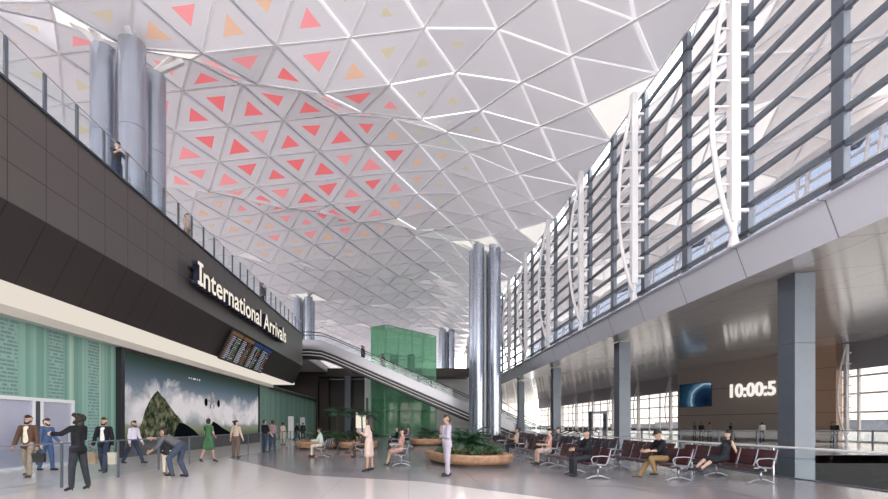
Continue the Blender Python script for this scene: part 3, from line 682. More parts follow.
# round column clusters with steel struts
def zceil(x, y):
    u = y-.42*x-24.0
    t = (u/12.5+.5) % 1.0-.5           # -.5..+.5, step centred on 0
    t *= 12.5
    W = 1.8; saw = sstep(-W, W, t)*2-1 if abs(t) < W else (1-2*(t-W)/(12.5-2*W) if t > 0 else -1+2*(-t-W)/(12.5-2*W))
    A = 1.1*(1-sstep(-2.5, 7.0, x))
    base = 18.0-2.05*sstep(2.0, 9.8, x)-1.2*sstep(-14, -38, x)
    return base+A*saw-.2*A
CLUSTERS = [(-11.75,18.7,10.05),(6.6,38.3,0),(-12.6,54,10.05),(6.2,71.5,0)]
CLN = ['four tall blue-grey round columns bundled on the upper deck at left', 'bundle of tall round columns rising from the floor behind the planter', 'small distant column bundle on the upper deck behind the escalator top', 'pale distant column bundle beyond the green glass tower']
for (cx, cy, z0), lab in zip(CLUSTERS, CLN):
    r = thing('column_cluster', lab, 'column', (cx, cy, z0), 0, 'bundled round columns'); zt = 16.75-z0
    for k, (dx, dy) in enumerate(((-.62,-.62),(.72,-.95),(.62,.72),(-.75,.7))):
        rr = .49; b = MB(); prof = []
        zs = [0.0]; zz = 3.4-((z0+.3) % 3.4)
        while zz < zt-.5: zs.append(zz); zz += 3.4
        zs.append(zt)
        prof = [(rr*.97, 0)]
        for za, zb in zip(zs, zs[1:]): prof += [(rr, za+.015),(rr, zb-.015),(rr*.97, zb-.01),(rr*.97, zb)]
        b.lathe(prof, (dx, dy, 0), 28); b.build('tube', 'round_metal', r, 'auto')
        b = MB(); b.lathe([(.12,0),(.12,.25)], (dx,dy,zt), 12); b.build('cap', 'rail_steel', r)
        for q in (-1, 1):
            a = math.atan2(dy, dx)+q*.5; ex, ey = dx+1.15*math.cos(a), dy+1.15*math.sin(a)
            e = Vector((ex, ey, zt+min(1.8, max(.9, zceil(cx+ex, cy+ey)-z0-zt-.1)))); b = MB(); b.bar((dx, dy, zt+.1), e, .2, .2); b.build('strut', 'white_steel', r)
    b = MB(); b.box(-.10,.10,-.3,.3,0,zt-.3); b.build('core', 'white_steel', r)

# ------------------------------------------------------------------ triangulated ceiling
DX, DY = 3.03, 2.15
rows = {}
def node(i, j):
    x = 2.16+DX*i+(DX/2 if j % 2 else 0); y = 20.4+DY*j
    if i == IMAX and j % 2: x = 10.25
    return Vector((x, y, zceil(x, y)))
IMIN, IMAX = -14, 2
JMIN, JMAX = -14, 55
tris = []; edges = {}; holes = []
for j in range(JMIN, JMAX):
    for i in range(IMIN, IMAX+1):
        if j % 2 == 0: T_ = [((i,j),(i+1,j),(i,j+1)), ((i+1,j),(i+1,j+1),(i,j+1))]
        else: T_ = [((i,j),(i+1,j),(i+1,j+1)), ((i,j),(i+1,j+1),(i,j+1))]
        for t in T_:
            if any(k[0] > IMAX for k in t): continue
            c = sum((node(*k) for k in t), Vector())/3
            (holes if any((c.x-cx)**2+(c.y-cy)**2 < 1.9**2 for cx, cy, _ in CLUSTERS) else tris).append((t, c))
            for a, b_ in ((t[0],t[1]),(t[1],t[2]),(t[2],t[0])): edges[tuple(sorted((a, b_)))] = 1
for j in range(JMIN+(JMIN % 2 == 0), JMAX-1):   # half bays that close the zigzag edge along the facade
    if j % 2 == 1:
        t = ((IMAX,j),(IMAX,j+2),(IMAX,j+1)); c = sum((node(*k) for k in t), Vector())/3
        (holes if (j//2) % 3 == 2 else tris).append((t, c)); edges[((IMAX,j),(IMAX,j+2))] = 1
# coloured triangular insets let into the panels, large and red in the middle of the field, small and ochre at its rim
ins = [MB() for _ in range(4)]; b = MB()
random.seed(11)
for t, c in tris:
    rr = math.hypot((c.x+8.0)/9.6, (c.y-26.5)/(15.5 if c.y > 26.5 else 12)) + random.uniform(-.13,.13)
    pts = [c+(node(*k)-c)*.955 for k in t]
    if rr > 1.25: b.add(pts, [(0,1,2)]); continue
    k = (.405 if rr < .62 else .405-.25*(rr-.62)/.63)*random.uniform(.86,1.1); ks = [k*random.uniform(.8,1.22) for _ in pts]
    q = [c+(p_-c)*k_ for k_, p_ in zip(ks, pts)]
    mi = (0 if random.random() < .62 else 1) if rr < .66 else (random.choice((1,1,2)) if rr < .82 else (2 if rr < .98 else 3))
    b.add(pts+q, [(0,1,4,3),(1,2,5,4),(2,0,3,5)]); ins[mi].add(q, [(0,1,2)])
cl = b.build('ceiling', 'ceiling_white', fix=False); struct(cl)
for m_, k in zip(ins, ('inset_red','inset_pink','inset_orange','inset_olive')):
    if m_.v: m_.build('inset_panel', k, cl, fix=False)
b = MB()
for t, c in holes: b.add([node(*k) for k in t], [(0,1,2)])
b.build('skylight_panel', 'skylight_white', cl, fix=False)
mw, mg, mt = MB(), MB(), MB()
for (a, c) in edges:
    p, q = node(*a), node(*c); d = q-p; dn = Vector((0,0,.02))
    sd = d.cross(Vector((0,0,1))).normalized()
    if d.x*d.y > 0 and (p.x+q.x)/2 > -3.5 + .25*(p.y-22):      # ribs of the flatter field as translucent strips, standing in for their bright glints
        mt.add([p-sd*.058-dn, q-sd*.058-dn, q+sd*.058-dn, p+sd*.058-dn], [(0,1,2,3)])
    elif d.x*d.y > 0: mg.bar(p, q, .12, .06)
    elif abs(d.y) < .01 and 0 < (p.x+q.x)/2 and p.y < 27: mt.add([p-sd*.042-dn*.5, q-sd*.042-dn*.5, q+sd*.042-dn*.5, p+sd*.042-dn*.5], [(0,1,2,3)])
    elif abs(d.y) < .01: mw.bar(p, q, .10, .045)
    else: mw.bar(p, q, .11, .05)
mt.build('rib_glint_strip', 'rib_glint', cl, fix=False)
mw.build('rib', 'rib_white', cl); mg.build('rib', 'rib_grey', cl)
# ------------------------------------------------------------------ right volume
# fascia (slightly battened outwards at the foot), sloping soffit, slab
b = MB(); b.add([(10.1,-9,5.89),(10.1,72,5.89),(9.78,72,6.76),(9.78,-9,6.76),(10.4,-9,5.92),(10.4,72,5.92),(10.1,72,6.78),(10.1,-9,6.78)], [(0,1,2,3),(7,6,5,4),(0,4,5,1),(3,2,6,7),(0,3,7,4),(1,5,6,2)])
struct(b.build('wall_right', 'right_fascia_grey'))
panel_mat('soffit_gloss', (.70,.67,.665), (.38,.37,.37), .11, .15, 3.6, 2.83, 0, .3, 1.9, 0, .03)
SL = .097
b = MB(); b.extrude([(10.1,-9,5.89),(40,-9,5.89+SL*29.9),(40,-9,6.3+SL*29.9),(10.1,-9,6.7)], (0,148,0))
struct(b.build('ceiling_right', 'soffit_gloss'))
# upper facade
b = MB(); b.box(9.6,10.2,-9,72,6.765,6.80); struct(b.build('trim_7', 'right_fascia_grey'))
w1 = sroot('window_1', (10.35,0,0))
ztop = lambda y: 16.0; PITCH = 2.93; P0 = 10.62
for k in range(-2, 24):
    y = P0+PITCH*k; b = MB(); b.box(-.09,.09,y-.16,y+.16,6.72,ztop(y)); b.build('mullion', 'slate', w1, bevel=.02)
for k in range(11):
    z = 7.35+.80*k
    b = MB(); b.bar((-.02,4.5,z),(-.02,78.1,z),.12,.135); b.build('transom', 'slate', w1)
    bb = MB()
    for q in range(0, 24, 1):
        y = P0+PITCH*q; bb.box(-.11,.11,y-.18,y+.18,z-.045,z+.045)
    bb.build('clamp', 'slate_dark', w1)
b = MB(); b.box(.16,.175,-9,78.1,6.8,15.9); b.build('glass', 'facade_glass', w1)
# white bowed ladder trusses
def truss(name, lab, x, y, z0, z1, bow, sidex=-1, group='white bowed trusses of the upper facade', rung=.775, mw_=.26):
    r = thing(name, lab, 'truss', (x, y, z0), 0, group); H_ = z1-z0
    b = MB(); b.box(-.13,.13,-mw_/2,mw_/2,.75,H_); b.build('mast', 'white_steel', r, bevel=.02)
    b = MB(); b.lathe([(.16,0),(.16,.06),(.07,.5),(.12,.76)], n=12); b.build('foot', 'white_steel', r, 'auto')
    def off(t): return sidex*bow*math.sin(PI*min(1, max(0, t))**.85)
    pts = [(off(t) if t > 0 else 0, 0, .35+t*(H_-.35)) for t in [k/20 for k in range(21)]]
    b = MB(); b.path(pts, .075, 8); b.build('bowed_chord', 'white_steel', r, True)
    z = 1.1
    while z < H_-.3:
        t = (z-.35)/(H_-.35); b = MB(); b.tube((0,0,z),(off(t),0,z),.035,n=6); b.build('rung', 'white_steel', r)
        b = MB(); b.box(.0,.42,-.05,.05,z-.05,z+.05); b.build('bracket', 'white_steel', r); z += rung
    return r
ordn = ['nearest','second','third','fourth','fifth','sixth','seventh','eighth','ninth','tenth','eleventh']
for k in range(11):
    y = 13.25+5.86*k
    truss('truss_column', 'white bowed ladder truss on the upper facade, %s from the near right' % ordn[k], 9.72, y, 6.80, 15.75, .66)
# square columns on the right
for k in range(6):
    y = 13.3+10.8*k
    b = MB(); z0 = -6 if y < 22 else 0
    zs = [z0, .9, 3.9, 5.97] if k else [-5.98,.5,3.9,5.97]
    for za, zb in zip(zs, zs[1:]): b.box(-.30,.30,-.31,.31,za+.012,zb-.012)
    b.box(-.285,.285,-.295,.295,max(z0,-5.98),5.97)
    o = b.build('square_column', 'slate', bevel=.012); o.location = (11.62, y, 0)
    tag(o, ['slate blue square column beside the clock, nearest of its row','square slate column left of the planet screen wall, second of its row','square slate column, third of its row along the seating','square slate column, fourth of its row','square slate column, fifth of its row','square slate column, sixth and farthest of its row'][k], 'column')
# right glass rail along the void
r = thing('glass_railing', 'glass railing with pale handrail along the opening beside the seats', 'railing', (10.6,0,0))
glass_rail(r, [(0, 1.8+3.7*k) for k in range(17)], .87, .035, 'white_rail', 'rail_steel', 'rail_glass', .032)
# railing across the far side
r = thing('glass_railing', 'glass railing with dark posts across the far concourse below the clock', 'railing', (0,30.0,0))
for k in range(11):
    x = 13.2+2.6*k; b = MB(); b.box(x-.05,x+.05,-.03,.03,0,1.15); b.build('post', 'slate_dark', r)
    if k < 10: b = MB(); b.box(x+.06,x+2.54,-.007,.007,.08,1.05); b.build('glass_panel', 'rail_glass', r)
b = MB(); b.box(13.2,39.2,-.03,.03,1.1,1.15); b.build('handrail', 'slate_dark', r)
b = MB(); b.box(12,39.9,22.0,22.12,-.4,.02); struct(b.build('trim_6', 'slate'))
# clock wall
A0 = Vector((32.8,54,0)); dv = Vector((.33,-1,0)); LN = dv.length; ux = dv.normalized(); nrm = ux.cross(Vector((0,0,1)))
cw = sroot('wall_clock', A0); ang = math.atan2(ux.y, ux.x); cw.rotation_euler = (0,0,ang)
Lw = 14.9*LN
def ztop_at(sx): return 5.89+SL*(A0.x+ux.x*sx-10.1)
b = MB(); b.extrude([(0,0,0),(Lw-.02,0,0),(Lw-.02,0,ztop_at(Lw)),(0,0,ztop_at(0))], (0,.8,0)); b.build('wall_panel', 'clock_wall_taupe', cw)
b = MB(); b.extrude([(Lw-2.3,-.03,0),(Lw,-.03,0),(Lw,-.03,ztop_at(Lw)),(Lw-2.3,-.03,ztop_at(Lw-2.3))], (0,.9,0)); b.build('wall_end_panel', 'clock_end_tan', cw)
sc_ = thing('wall_screen', 'large wall screen showing a blue planet', 'screen', A0+ux*(.35*LN), ang)
b = MB(); b.box(0,3.75*LN,-.10,-.02,3.62,6.35); b.build('bezel', 'board_frame', sc_)
b = MB(); b.box(-1.92*LN,1.82*LN,-.02,.0,-1.32,1.32); o = b.build('display', 'planet_picture', sc_); o.location = (1.92*LN,-.10,4.985)

# ------------------------------------------------------------------ lettering
def letters(text, size, depth, font_off, spacing=1.0):
    """list of (char, mesh, x) made from the built-in font, one mesh per character"""
    out = []
    def ev(body):
        cu = bpy.data.curves.new('t', 'FONT'); cu.body = body; cu.size = size; cu.extrude = depth/2; cu.offset = font_off; cu.space_character = spacing
        cu.resolution_u = 4
        o = bpy.data.objects.new('t', cu); COL.objects.link(o); dg = bpy.context.evaluated_depsgraph_get()
        me = bpy.data.meshes.new_from_object(o.evaluated_get(dg), depsgraph=dg); bpy.data.objects.remove(o)
        return me
    def width(body):
        me = ev(body); xs = [v.co.x for v in me.vertices]; bpy.data.meshes.remove(me); return (min(xs), max(xs)) if xs else (0,0)
    ref = ev('I'); zs = [v.co.y for v in ref.vertices]; cap = max(zs)-min(zs); bpy.data.meshes.remove(ref)
    w_i = width('I')[1]
    for k, ch in enumerate(text):
        if ch == ' ': continue
        xr = width(text[:k]+ch)[1] if k else width(ch)[1]
        me = ev(ch); own = max(v.co.x for v in me.vertices)
        out.append((ch, me, xr-own))
    tot = out[-1][2]+max(v.co.x for v in out[-1][1].vertices)
    return out, cap, tot
def place_letters(root, text, size_cap, length, depth, mats, bold, serif_first=False):
    ls, cap, tot = letters(text, 1.0, .1, bold)
    for k, (ch, me, x0) in enumerate(ls):
        if ch == 'I' and serif_first:
            xs = [v.co.x for v in me.vertices]; xm = (min(xs)+max(xs))/2
        for v in me.vertices:
            v.co = Vector(((v.co.x+x0)*length/tot, v.co.y*size_cap/cap, v.co.z/.1*depth))
        if len(mats) > 1:
            me.materials.clear()
            for m_ in mats: me.materials.append(M(m_))
            me.update()
            for p_ in me.polygons: p_.material_index = 0 if p_.normal.z > .5 else 1
        else:
            me.materials.clear(); me.materials.append(M(mats[0]))
        me.name = 'letter'
        o = bpy.data.objects.new('letter', me); COL.objects.link(o); o.parent = root
        if ch == 'I' and serif_first:
            b = MB(); xa = (xm+x0)*length/tot; hw = .26*size_cap; th = .15*size_cap
            b.box(xa-hw,xa+hw,0,th,-depth/2,depth/2); b.box(xa-hw,xa+hw,size_cap-th,size_cap,-depth/2,depth/2)
            ob = b.build('serif', list(mats), o)
            if len(mats) > 1:
                for p_ in ob.data.polygons: p_.material_index = 0 if p_.normal.z > .5 else 1
sg = thing('wall_sign', 'big raised white letters reading International Arrivals on the dark fascia', 'sign', (-9.68,20.2,7.92))
sg.rotation_euler = Matrix(((0,0,1),(1,0,0),(0,1,0))).to_euler()
place_letters(sg, 'International Arrivals', 1.05, 14.5, .3, ['text_white','letter_side'], .016, True)
b = MB(); b.box(-.1,14.7,.12,.2,-.32,-.14); b.box(-.1,14.7,.7,.78,-.32,-.14); b.build('mounting_rail', 'letter_side', sg)
ck = thing('wall_clock_digits', 'large glowing clock digits reading 10:00:5 on the taupe wall', 'clock', A0+ux*(5.82*LN)+nrm*.07+Vector((0,0,4.5)), 0)
ck.rotation_euler = (Matrix.Rotation(ang, 3, 'Z') @ Matrix.Rotation(R(90), 3, 'X')).to_euler()
place_letters(ck, '10:00:5', 1.42, 4.75, .12, ['clock_white'], .028)
# flight boards on the slanted soffit
random.seed(5)
sd = Vector((-.9,0,-1.74)).normalized(); sn = Vector((1.74,0,-.9)).normalized()
for k in range(4):
    y0 = 25.1+1.82*k; o_ = Vector((-10.05,0,7.0))+sn*.12
    r = thing('flight_information_sign', ['flight information board nearest the near end with amber header','second flight information board with amber header','third flight information board with blue header','last flight information board at the far end with blue header'][k], 'screen', (o_.x, y0, o_.z), 0, 'flight information boards')
    def quad(b, ya, yb, ta, tb, d0, d1, mi=0):
        v = []
        for dd in (d0, d1):
            for yy, tt in ((ya,ta),(yb,ta),(yb,tb),(ya,tb)):
                p_ = sd*tt+sn*dd; v.append((p_.x, yy, p_.z))
        b.add(v, [(0,1,2,3),(7,6,5,4),(0,4,5,1),(1,5,6,2),(2,6,7,3),(3,7,4,0)], mi)
    b = MB(); quad(b, 0, 1.76, 0, 1.86, 0, .10); b.build('housing', 'board_frame', r)
    b = MB(); quad(b, .05, 1.71, .05, 1.81, .10, .105); b.build('display', 'screen_black', r)
    b = MB(); quad(b, .05, 1.71, .05, .26, .105, .11); b.build('header', 'head_amber' if k < 2 else 'head_blue', r)
    b = MB()
    for row in range(13):
        t0 = .32+row*.113
        for ya, yb, mi in ((.10,.28,1 if k % 2 == 0 else 0),(.34,.36+random.uniform(.25,.5),0),(.98,1.12,0 if k != 1 else 2),(1.2,1.26+random.uniform(.1,.38),(3 if random.random() < .4 else (2 if random.random() < .5 else 0)))):
            quad(b, ya, yb, t0, t0+.06, .105, .109, mi)
    b.build('row_text', ['row_white','row_amber','row_red','row_green'], r)

# ------------------------------------------------------------------ escalator, tower, bridge
def escalator(lab, x0, z0, x1, z1, ya, yb, riders=True):
    r = thing('escalator', lab, 'escalator', (0,0,0)); L = x1-x0; sl = (z1-z0)/L
    up_ = [(x0-2.2, z0), (x0-.6, z0), (x0+.6, z0-.12), (x0+2.0, z0-.65)]
    up_ += [(x0+2.0+k*(x1-2.2-x0-2.0)/8, None) for k in range(1, 9)]
    xe, ze = x1-2.2, .35
    pts = []
    for x_, z_ in up_:
        if z_ is None: z_ = (z0-.65)+(x_-(x0+2.0))*(ze+.25-(z0-.65))/(xe-(x0+2.0))
        pts.append((x_, z_))
    pts += [(x1-1.0, .22), (x1+1.2, .2)]
    def band(o0, o1, name, m, y0, y1):
        b = MB(); n = len(pts)
        b.extrude([(x_, y0, max(.003, z_+o0)) for x_, z_ in pts]+[(x_, y0, max(.002, z_+o1)) for x_, z_ in reversed(pts)], (0,y1-y0,0)); return b.build(name, m, r)
    band(.35, -.65, 'side_panel', 'escalator_white', ya, ya+.10); band(.35, -.65, 'side_panel', 'escalator_white', yb-.10, yb)
    band(-.02, -.5, 'steps', 'escalator_black', ya+.3, yb-.3)
    band(-.65, -1.5, 'truss_casing', 'escalator_black', ya+.05, yb-.05)
    band(-.90, -.98, 'light_strip', 'escalator_light', ya, ya+.05); band(-1.22, -1.30, 'light_strip', 'escalator_light', ya, ya+.05)
    for y_ in (ya+.05, yb-.05):
        band(1.10, .35, 'glass_side', 'rail_glass', y_-.008, y_+.008)
        b = MB(); b.path([(x_, y_, z_+1.14) for x_, z_ in pts], .045, 8); b.build('handrail', 'rubber_black', r, True)
    def steps_z(x_):
        for (xa, za), (xb, zb) in zip(pts, pts[1:]):
            if xa <= x_ <= xb: return za+(zb-za)*(x_-xa)/(xb-xa)
    return steps_z
ez = escalator('long escalator with silver sides descending from the upper deck across the hall', -9.6, 10.06, 15.0, 0, 46.2, 48.0)
for px, lab, tm in ((362, 'upper rider of the escalator pair in dark coat', 'charcoal'), (363.7, 'second upper rider on the escalator close behind the dark coat', 'brown_cloth'), (384, 'lower escalator rider before the green tower in grey', 'grey_cloth'), (382, 'lower escalator rider in black close beside the one in grey', 'black_cloth')):
    x_ = gx(px, 47.1); P(lab, x_, 47.1 if px in (362, 384) else 47.35, 90, 1.75, None, 'skin_tan', 'jacket', tm, 1, 'trousers', 'charcoal', z=ez(x_)-.02, voxel=.02)
# second flight farther back, white sided
r = thing('escalator', 'short white sided flight behind the round columns on the right', 'escalator', (0,60,0))
b = MB(); b.extrude([(9.5,0,5.0),(10.6,0,5.0),(16.6,0,1.2),(16.6,0,0),(15.2,0,0)], (0,.12,0)); b.build('side_panel', 'escalator_light', r)
b = MB(); b.extrude([(9.3,.1,3.9),(9.5,.1,5.0),(15.4,.1,0),(13.8,.1,0)], (0,1.3,0)); b.build('truss_casing', 'escalator_black', r)
b = MB(); b.path([(9.5,.06,6.0),(10.6,.06,6.0),(16.6,.06,2.2),(17.3,.06,2.0)], .05, 6); b.build('handrail', 'rubber_black', r, True)
# green glass tower
r = thing('glass_tower', 'tall green glass lift tower behind the escalator', 'glass tower', (-2.85,55,0))
e1 = Vector((6.75,6.8,0)); e2 = Vector((-1.85,1.4,0)); HT = 13.9
for a, c in ((Vector((0,0,0)), e1), (Vector((0,0,0)), e2), (e2, e1+e2), (e1, e1+e2)):
    b = MB(); b.bar(a+Vector((0,0,HT/2+.15)), c+Vector((0,0,HT/2+.15)), .03, HT-.3); b.build('glass_wall', 'green_glass', r)
b = MB(); b.extrude([(0,0,HT-.03),tuple(e1+Vector((0,0,HT-.03))),tuple(e1+e2+Vector((0,0,HT-.03))),tuple(e2+Vector((0,0,HT-.03)))], (0,0,.05)); b.build('glass_roof', 'green_glass', r)
b = MB()
for c in (Vector(), e1, e2, e1+e2, e1*.5, e1*.5+e2): b.bar(c, c+Vector((0,0,HT)), .07, .07)
for z in (.1, 3.4, 6.9, 10.4, HT): 
    for a, c in ((Vector(), e1), (Vector(), e2), (e2, e1+e2), (e1, e1+e2)): b.bar(a+Vector((0,0,z)), c+Vector((0,0,z)), .05, .06)
b.build('frame', 'green_frame', r)
b = MB(); m1 = e1*.30+e2*.5; b.box(m1.x-.55,m1.x+.55,m1.y-.5,m1.y+.5,0,10.5); m1 = e1*.62+e2*.5; b.box(m1.x-.5,m1.x+.5,m1.y-.4,m1.y+.4,0,11.0); b.build('lift_shaft', 'green_core', r)
# cross bridge and end wall
b = MB(); b.box(-30,8.9,64.5,68.5,8.55,9.75); struct(b.build('wall_bridge', 'brown_panel'))
b = MB(); b.box(-30,-13.0,64.1,64.4,0,8.5); b.box(-13.3,-11.9,66.5,67,0,8.5); b.box(-4.9,-4.6,66.5,68,0,8.5); b.box(-11.9,-4.9,67.6,68,3.9,4.3); struct(b.build('wall_back', 'brown_panel'))
b = MB(); b.box(-30,-4.6,68.05,68.4,0,8.5); struct(b.build('wall_back_dark', 'brown_dark'))
b = MB(); b.box(-4.6,9.9,68.05,68.4,0,8.5); struct(b.build('wall_back_pale', 'white_wall'))
for x_, w_, m_, lab in ((gx(368,60), .42, 'white_steel', 'white square pier left of the green tower'), (gx(348,64), .42, 'slate', 'slate pier before the dark end wall')):
    D_ = 60 if m_ == 'white_steel' else 64
    b = MB(); b.box(-w_,w_,-w_,w_,0,9.2 if D_==60 else 8.5); b.box(-w_*1.1,w_*1.1,-w_*1.1,w_*1.1,0,.25)
    o = b.build('pier', m_, bevel=.02); o.location = (x_, D_, 0); tag(o, lab, 'column')
for px, D_, lab in ((291,46,'tall white totem nearest along the green wall'), (302.5,53,'white totem beyond the first along the green wall')):
    r = thing('totem', lab, 'totem', (gx(px,D_), D_, 0)); b = MB(); b.box(-.28,.28,-.12,.12,.1,2.4); b.build('panel', 'totem_white', r, bevel=.02); b = MB(); b.box(-.34,.34,-.2,.2,0,.1); b.build('foot', 'rail_steel', r)
r = thing('information_screen', 'bright white standing screen on a dark post before the white pier', 'screen', (gx(361,44),44,0))
b = MB(); b.box(-.5,.5,-.05,.05,1.2,2.75); b.build('panel', 'text_white', r); b = MB(); b.box(.5,.72,-.1,.1,0,4.2); b.build('post', 'rubber_black', r); b = MB(); b.box(-.4,.4,-.06,.06,.0,1.2); b.build('stand', 'rail_steel', r)

# ------------------------------------------------------------------ planters and plants
def frond_plant(name, lab, x, y, z, n, L, h0, seed, m='leaf_dark', wide=.28, group=None, elev=(25,75), trunk_r=.05, droop=1.2):
    rd = random.Random(seed); r = thing(name, lab, 'plant', (x, y, z), rd.uniform(0,6), group)
    if h0 > .05: b = MB(); b.path([(0,0,-.05),(.02,0,h0*.5),(0,.02,h0)], [trunk_r*1.2,trunk_r,trunk_r*.9], 8); b.build('trunk', 'trunk', r, True)
    b = MB()
    for k in range(n):
        az = k*2.399+rd.uniform(-.2,.2); el = R(rd.uniform(*elev)); l = L*rd.uniform(.75,1.1)
        d = Vector((math.cos(az), math.sin(az), 0)); p = Vector((0,0,h0)); seg = 9; a = el; pp = [p.copy()]
        for q in range(seg):
            p = p+(d*math.cos(a)+Vector((0,0,1))*math.sin(a))*(l/seg); a -= droop/seg*(1+q*.12); pp.append(p.copy())
        b.path(pp, [.012*(1-i/len(pp)*.7) for i in range(len(pp))], 4)
        sdv = Vector((-d.y, d.x, 0))
        for q in range(1, seg+1):
            for sub in (0, .5):
                c = pp[q-1]+(pp[q]-pp[q-1])*sub; t = (q-1+sub)/seg; wl = l*wide*math.sin(PI*min(.97, t*.85+.12))
                tn = (pp[q]-pp[q-1]).normalized(); ww = l*.022
                for s_ in (-1,1):
                    tip = c+sdv*(s_*wl)+tn*(wl*.45)+Vector((0,0,-wl*.18)); mid = (c+tip)/2+Vector((0,0,.02))
                    b.add([c-tn*ww*.5, mid-tn*ww, tip, mid+tn*ww], [(0,1,2,3)])
    b.build('fronds', m, r, fix=False); return r
def shrub(name, lab, x, y, z, n, rx, hz, seed, m='leaf_mid', ls=.13, group=None):
    rd = random.Random(seed); r = thing(name, lab, 'plant', (x, y, z), 0, group)
    b = MB()
    for k in range(7):
        az = k*.9; b.path([(0,0,-.04),(rx*.3*math.cos(az),rx*.3*math.sin(az),hz*.5),(rx*.6*math.cos(az),rx*.6*math.sin(az),hz*.85)], .012, 5)
    b.build('stems', 'trunk', r)
    b = MB()
    for k in range(n):
        az = rd.uniform(0,2*PI); q = rd.random()**.5; hh = hz*(.1+.9*rd.random())*(1-.35*q*q)
        c = Vector((rx*q*math.cos(az), rx*q*math.sin(az), hh)); d = Vector((math.cos(az)+rd.uniform(-.6,.6), math.sin(az)+rd.uniform(-.6,.6), rd.uniform(-.3,.7))).normalized()
        s_ = d.cross(Vector((rd.uniform(-.3,.3),rd.uniform(-.3,.3),1))).normalized(); l = ls*rd.uniform(.6,1.3)
        b.add([c, c+d*l*.5+s_*l*.24, c+d*l, c+d*l*.5-s_*l*.24], [(0,1,2,3)])
    b.build('leaves', m, r, fix=False); return r
def planter(lab, x, y, rx, ry, rz, h=.45, ex=.75):
    r = thing('planter', lab, 'planter', (x, y, 0), rz, 'curved wooden planters')
    def ring(k, z, n=48): return [(rx*k*math.copysign(abs(math.cos(t))**ex, math.cos(t)), ry*k*math.copysign(abs(math.sin(t))**ex, math.sin(t)), z) for t in [2*PI*j/n for j in range(n)]]
    b = MB(); b.rings([ring(.86,.0),ring(.86,.13)]); b.build('plinth', 'planter_base', r)
    b = MB(); b.rings([ring(.88,.11),ring(.94,.14),ring(.99,h*.6),ring(1,h-.04),ring(.985,h),ring(.80,h),ring(.79,h-.09)], cap=False); b.build('planter_wall', 'wood_planter', r, 'auto')
    b = MB(); b.rings([ring(.80,h-.16),ring(.80,h-.10)]); b.build('soil', 'soil', r)
    return r
planter('large curved wooden planter behind the man in grey suit', 2.28, 17.3, 1.42, 2.3, R(14))
planter('wooden planter before the green tower, middle distance', gx(428,32), 33.2, 1.3, 1.9, R(-10), .5)
planter('long wooden planter beside the seated man in mint shirt', -5.75, 28.3, 1.3, 2.0, R(6), .5)
planter('wooden planter behind the cross legged seated man', -3.05, 27.6, 1.15, 1.7, R(0), .5)
G1 = 'plants in the large planter'
frond_plant('cycad', 'big dark arching cycad in the middle of the large planter', 2.35, 17.6, .34, 30, 1.35, .35, 1, group=None)
frond_plant('cycad', 'lighter arching cycad at the right end of the large planter', 3.0, 17.2, .34, 20, .95, .1, 2, 'leaf_mid', .20, elev=(20,60))
frond_plant('fern', 'low fern at the left end of the large planter', 1.6, 18.2, .34, 22, .75, .0, 3, 'leaf_mid', .22, elev=(15,55))
for k, (dx, dy) in enumerate(((-.55,-1.2),(.25,-1.35),(.75,-.6),(-.75,.3),(.2,1.0),(-.1,-.7))):
    shrub('low_shrub', ['low leafy shrub at the front left of the large planter','low leafy shrub at the front middle of the large planter','low leafy shrub at the front right of the large planter','low leafy shrub at the left side of the large planter','low leafy shrub at the back of the large planter','low leafy shrub under the big cycad'][k], 2.35+dx, 17.3+dy, .34, 150, .38, .34, 40+k, 'leaf_mid' if k % 2 else 'leaf_pale')
frond_plant('cycad', 'cycad in the planter before the green tower', gx(430,32)+.0, 33.0, .39, 24, 1.25, .3, 5)
shrub('low_shrub', 'leafy shrub in the planter before the green tower, left', 1.0, 32.6, .39, 160, .6, .5, 51)
shrub('low_shrub', 'leafy shrub in the planter before the green tower, right', 2.1, 33.4, .39, 160, .6, .5, 52, 'leaf_dark')
for k, (px, D, n, L, h0, lab) in enumerate(((337, 29, 22, 1.25, 1.9, 'small palm with flat dark crown, left of two in the planters'), (362, 28, 20, 1.2, 1.75, 'small palm with flat dark crown, right of two in the planters'))):
    frond_plant('small_palm', lab, gx(px, D), D, .39, n, L, h0, 20+k, elev=(2,45), trunk_r=.045, droop=.8)
for k, (px, D, lab) in enumerate(((318,28.2,'cycad at the left end of the long planter'), (331,28.6,'cycad between the left palm and the planter end'), (345,27.8,'cycad between the two small palms'), (356,27.4,'cycad under the right small palm'))):
    frond_plant('cycad', lab, gx(px, D), D, .39, 20, 1.0, .25, 60+k, 'leaf_dark' if k % 2 else 'leaf_mid')
for k, (px, D, lab) in enumerate(((312,27.2,'low shrub at the near left corner of the long planter'), (324,27.6,'low shrub in front of the left palm'), (339,27.2,'low shrub beside the left palm trunk'), (350,26.8,'low shrub at the front of the right wooden planter'))):
    shrub('low_shrub', lab, gx(px, D), D, .39, 170, .55, .65, 80+k, 'leaf_dark' if k % 2 else 'leaf_mid', .16)

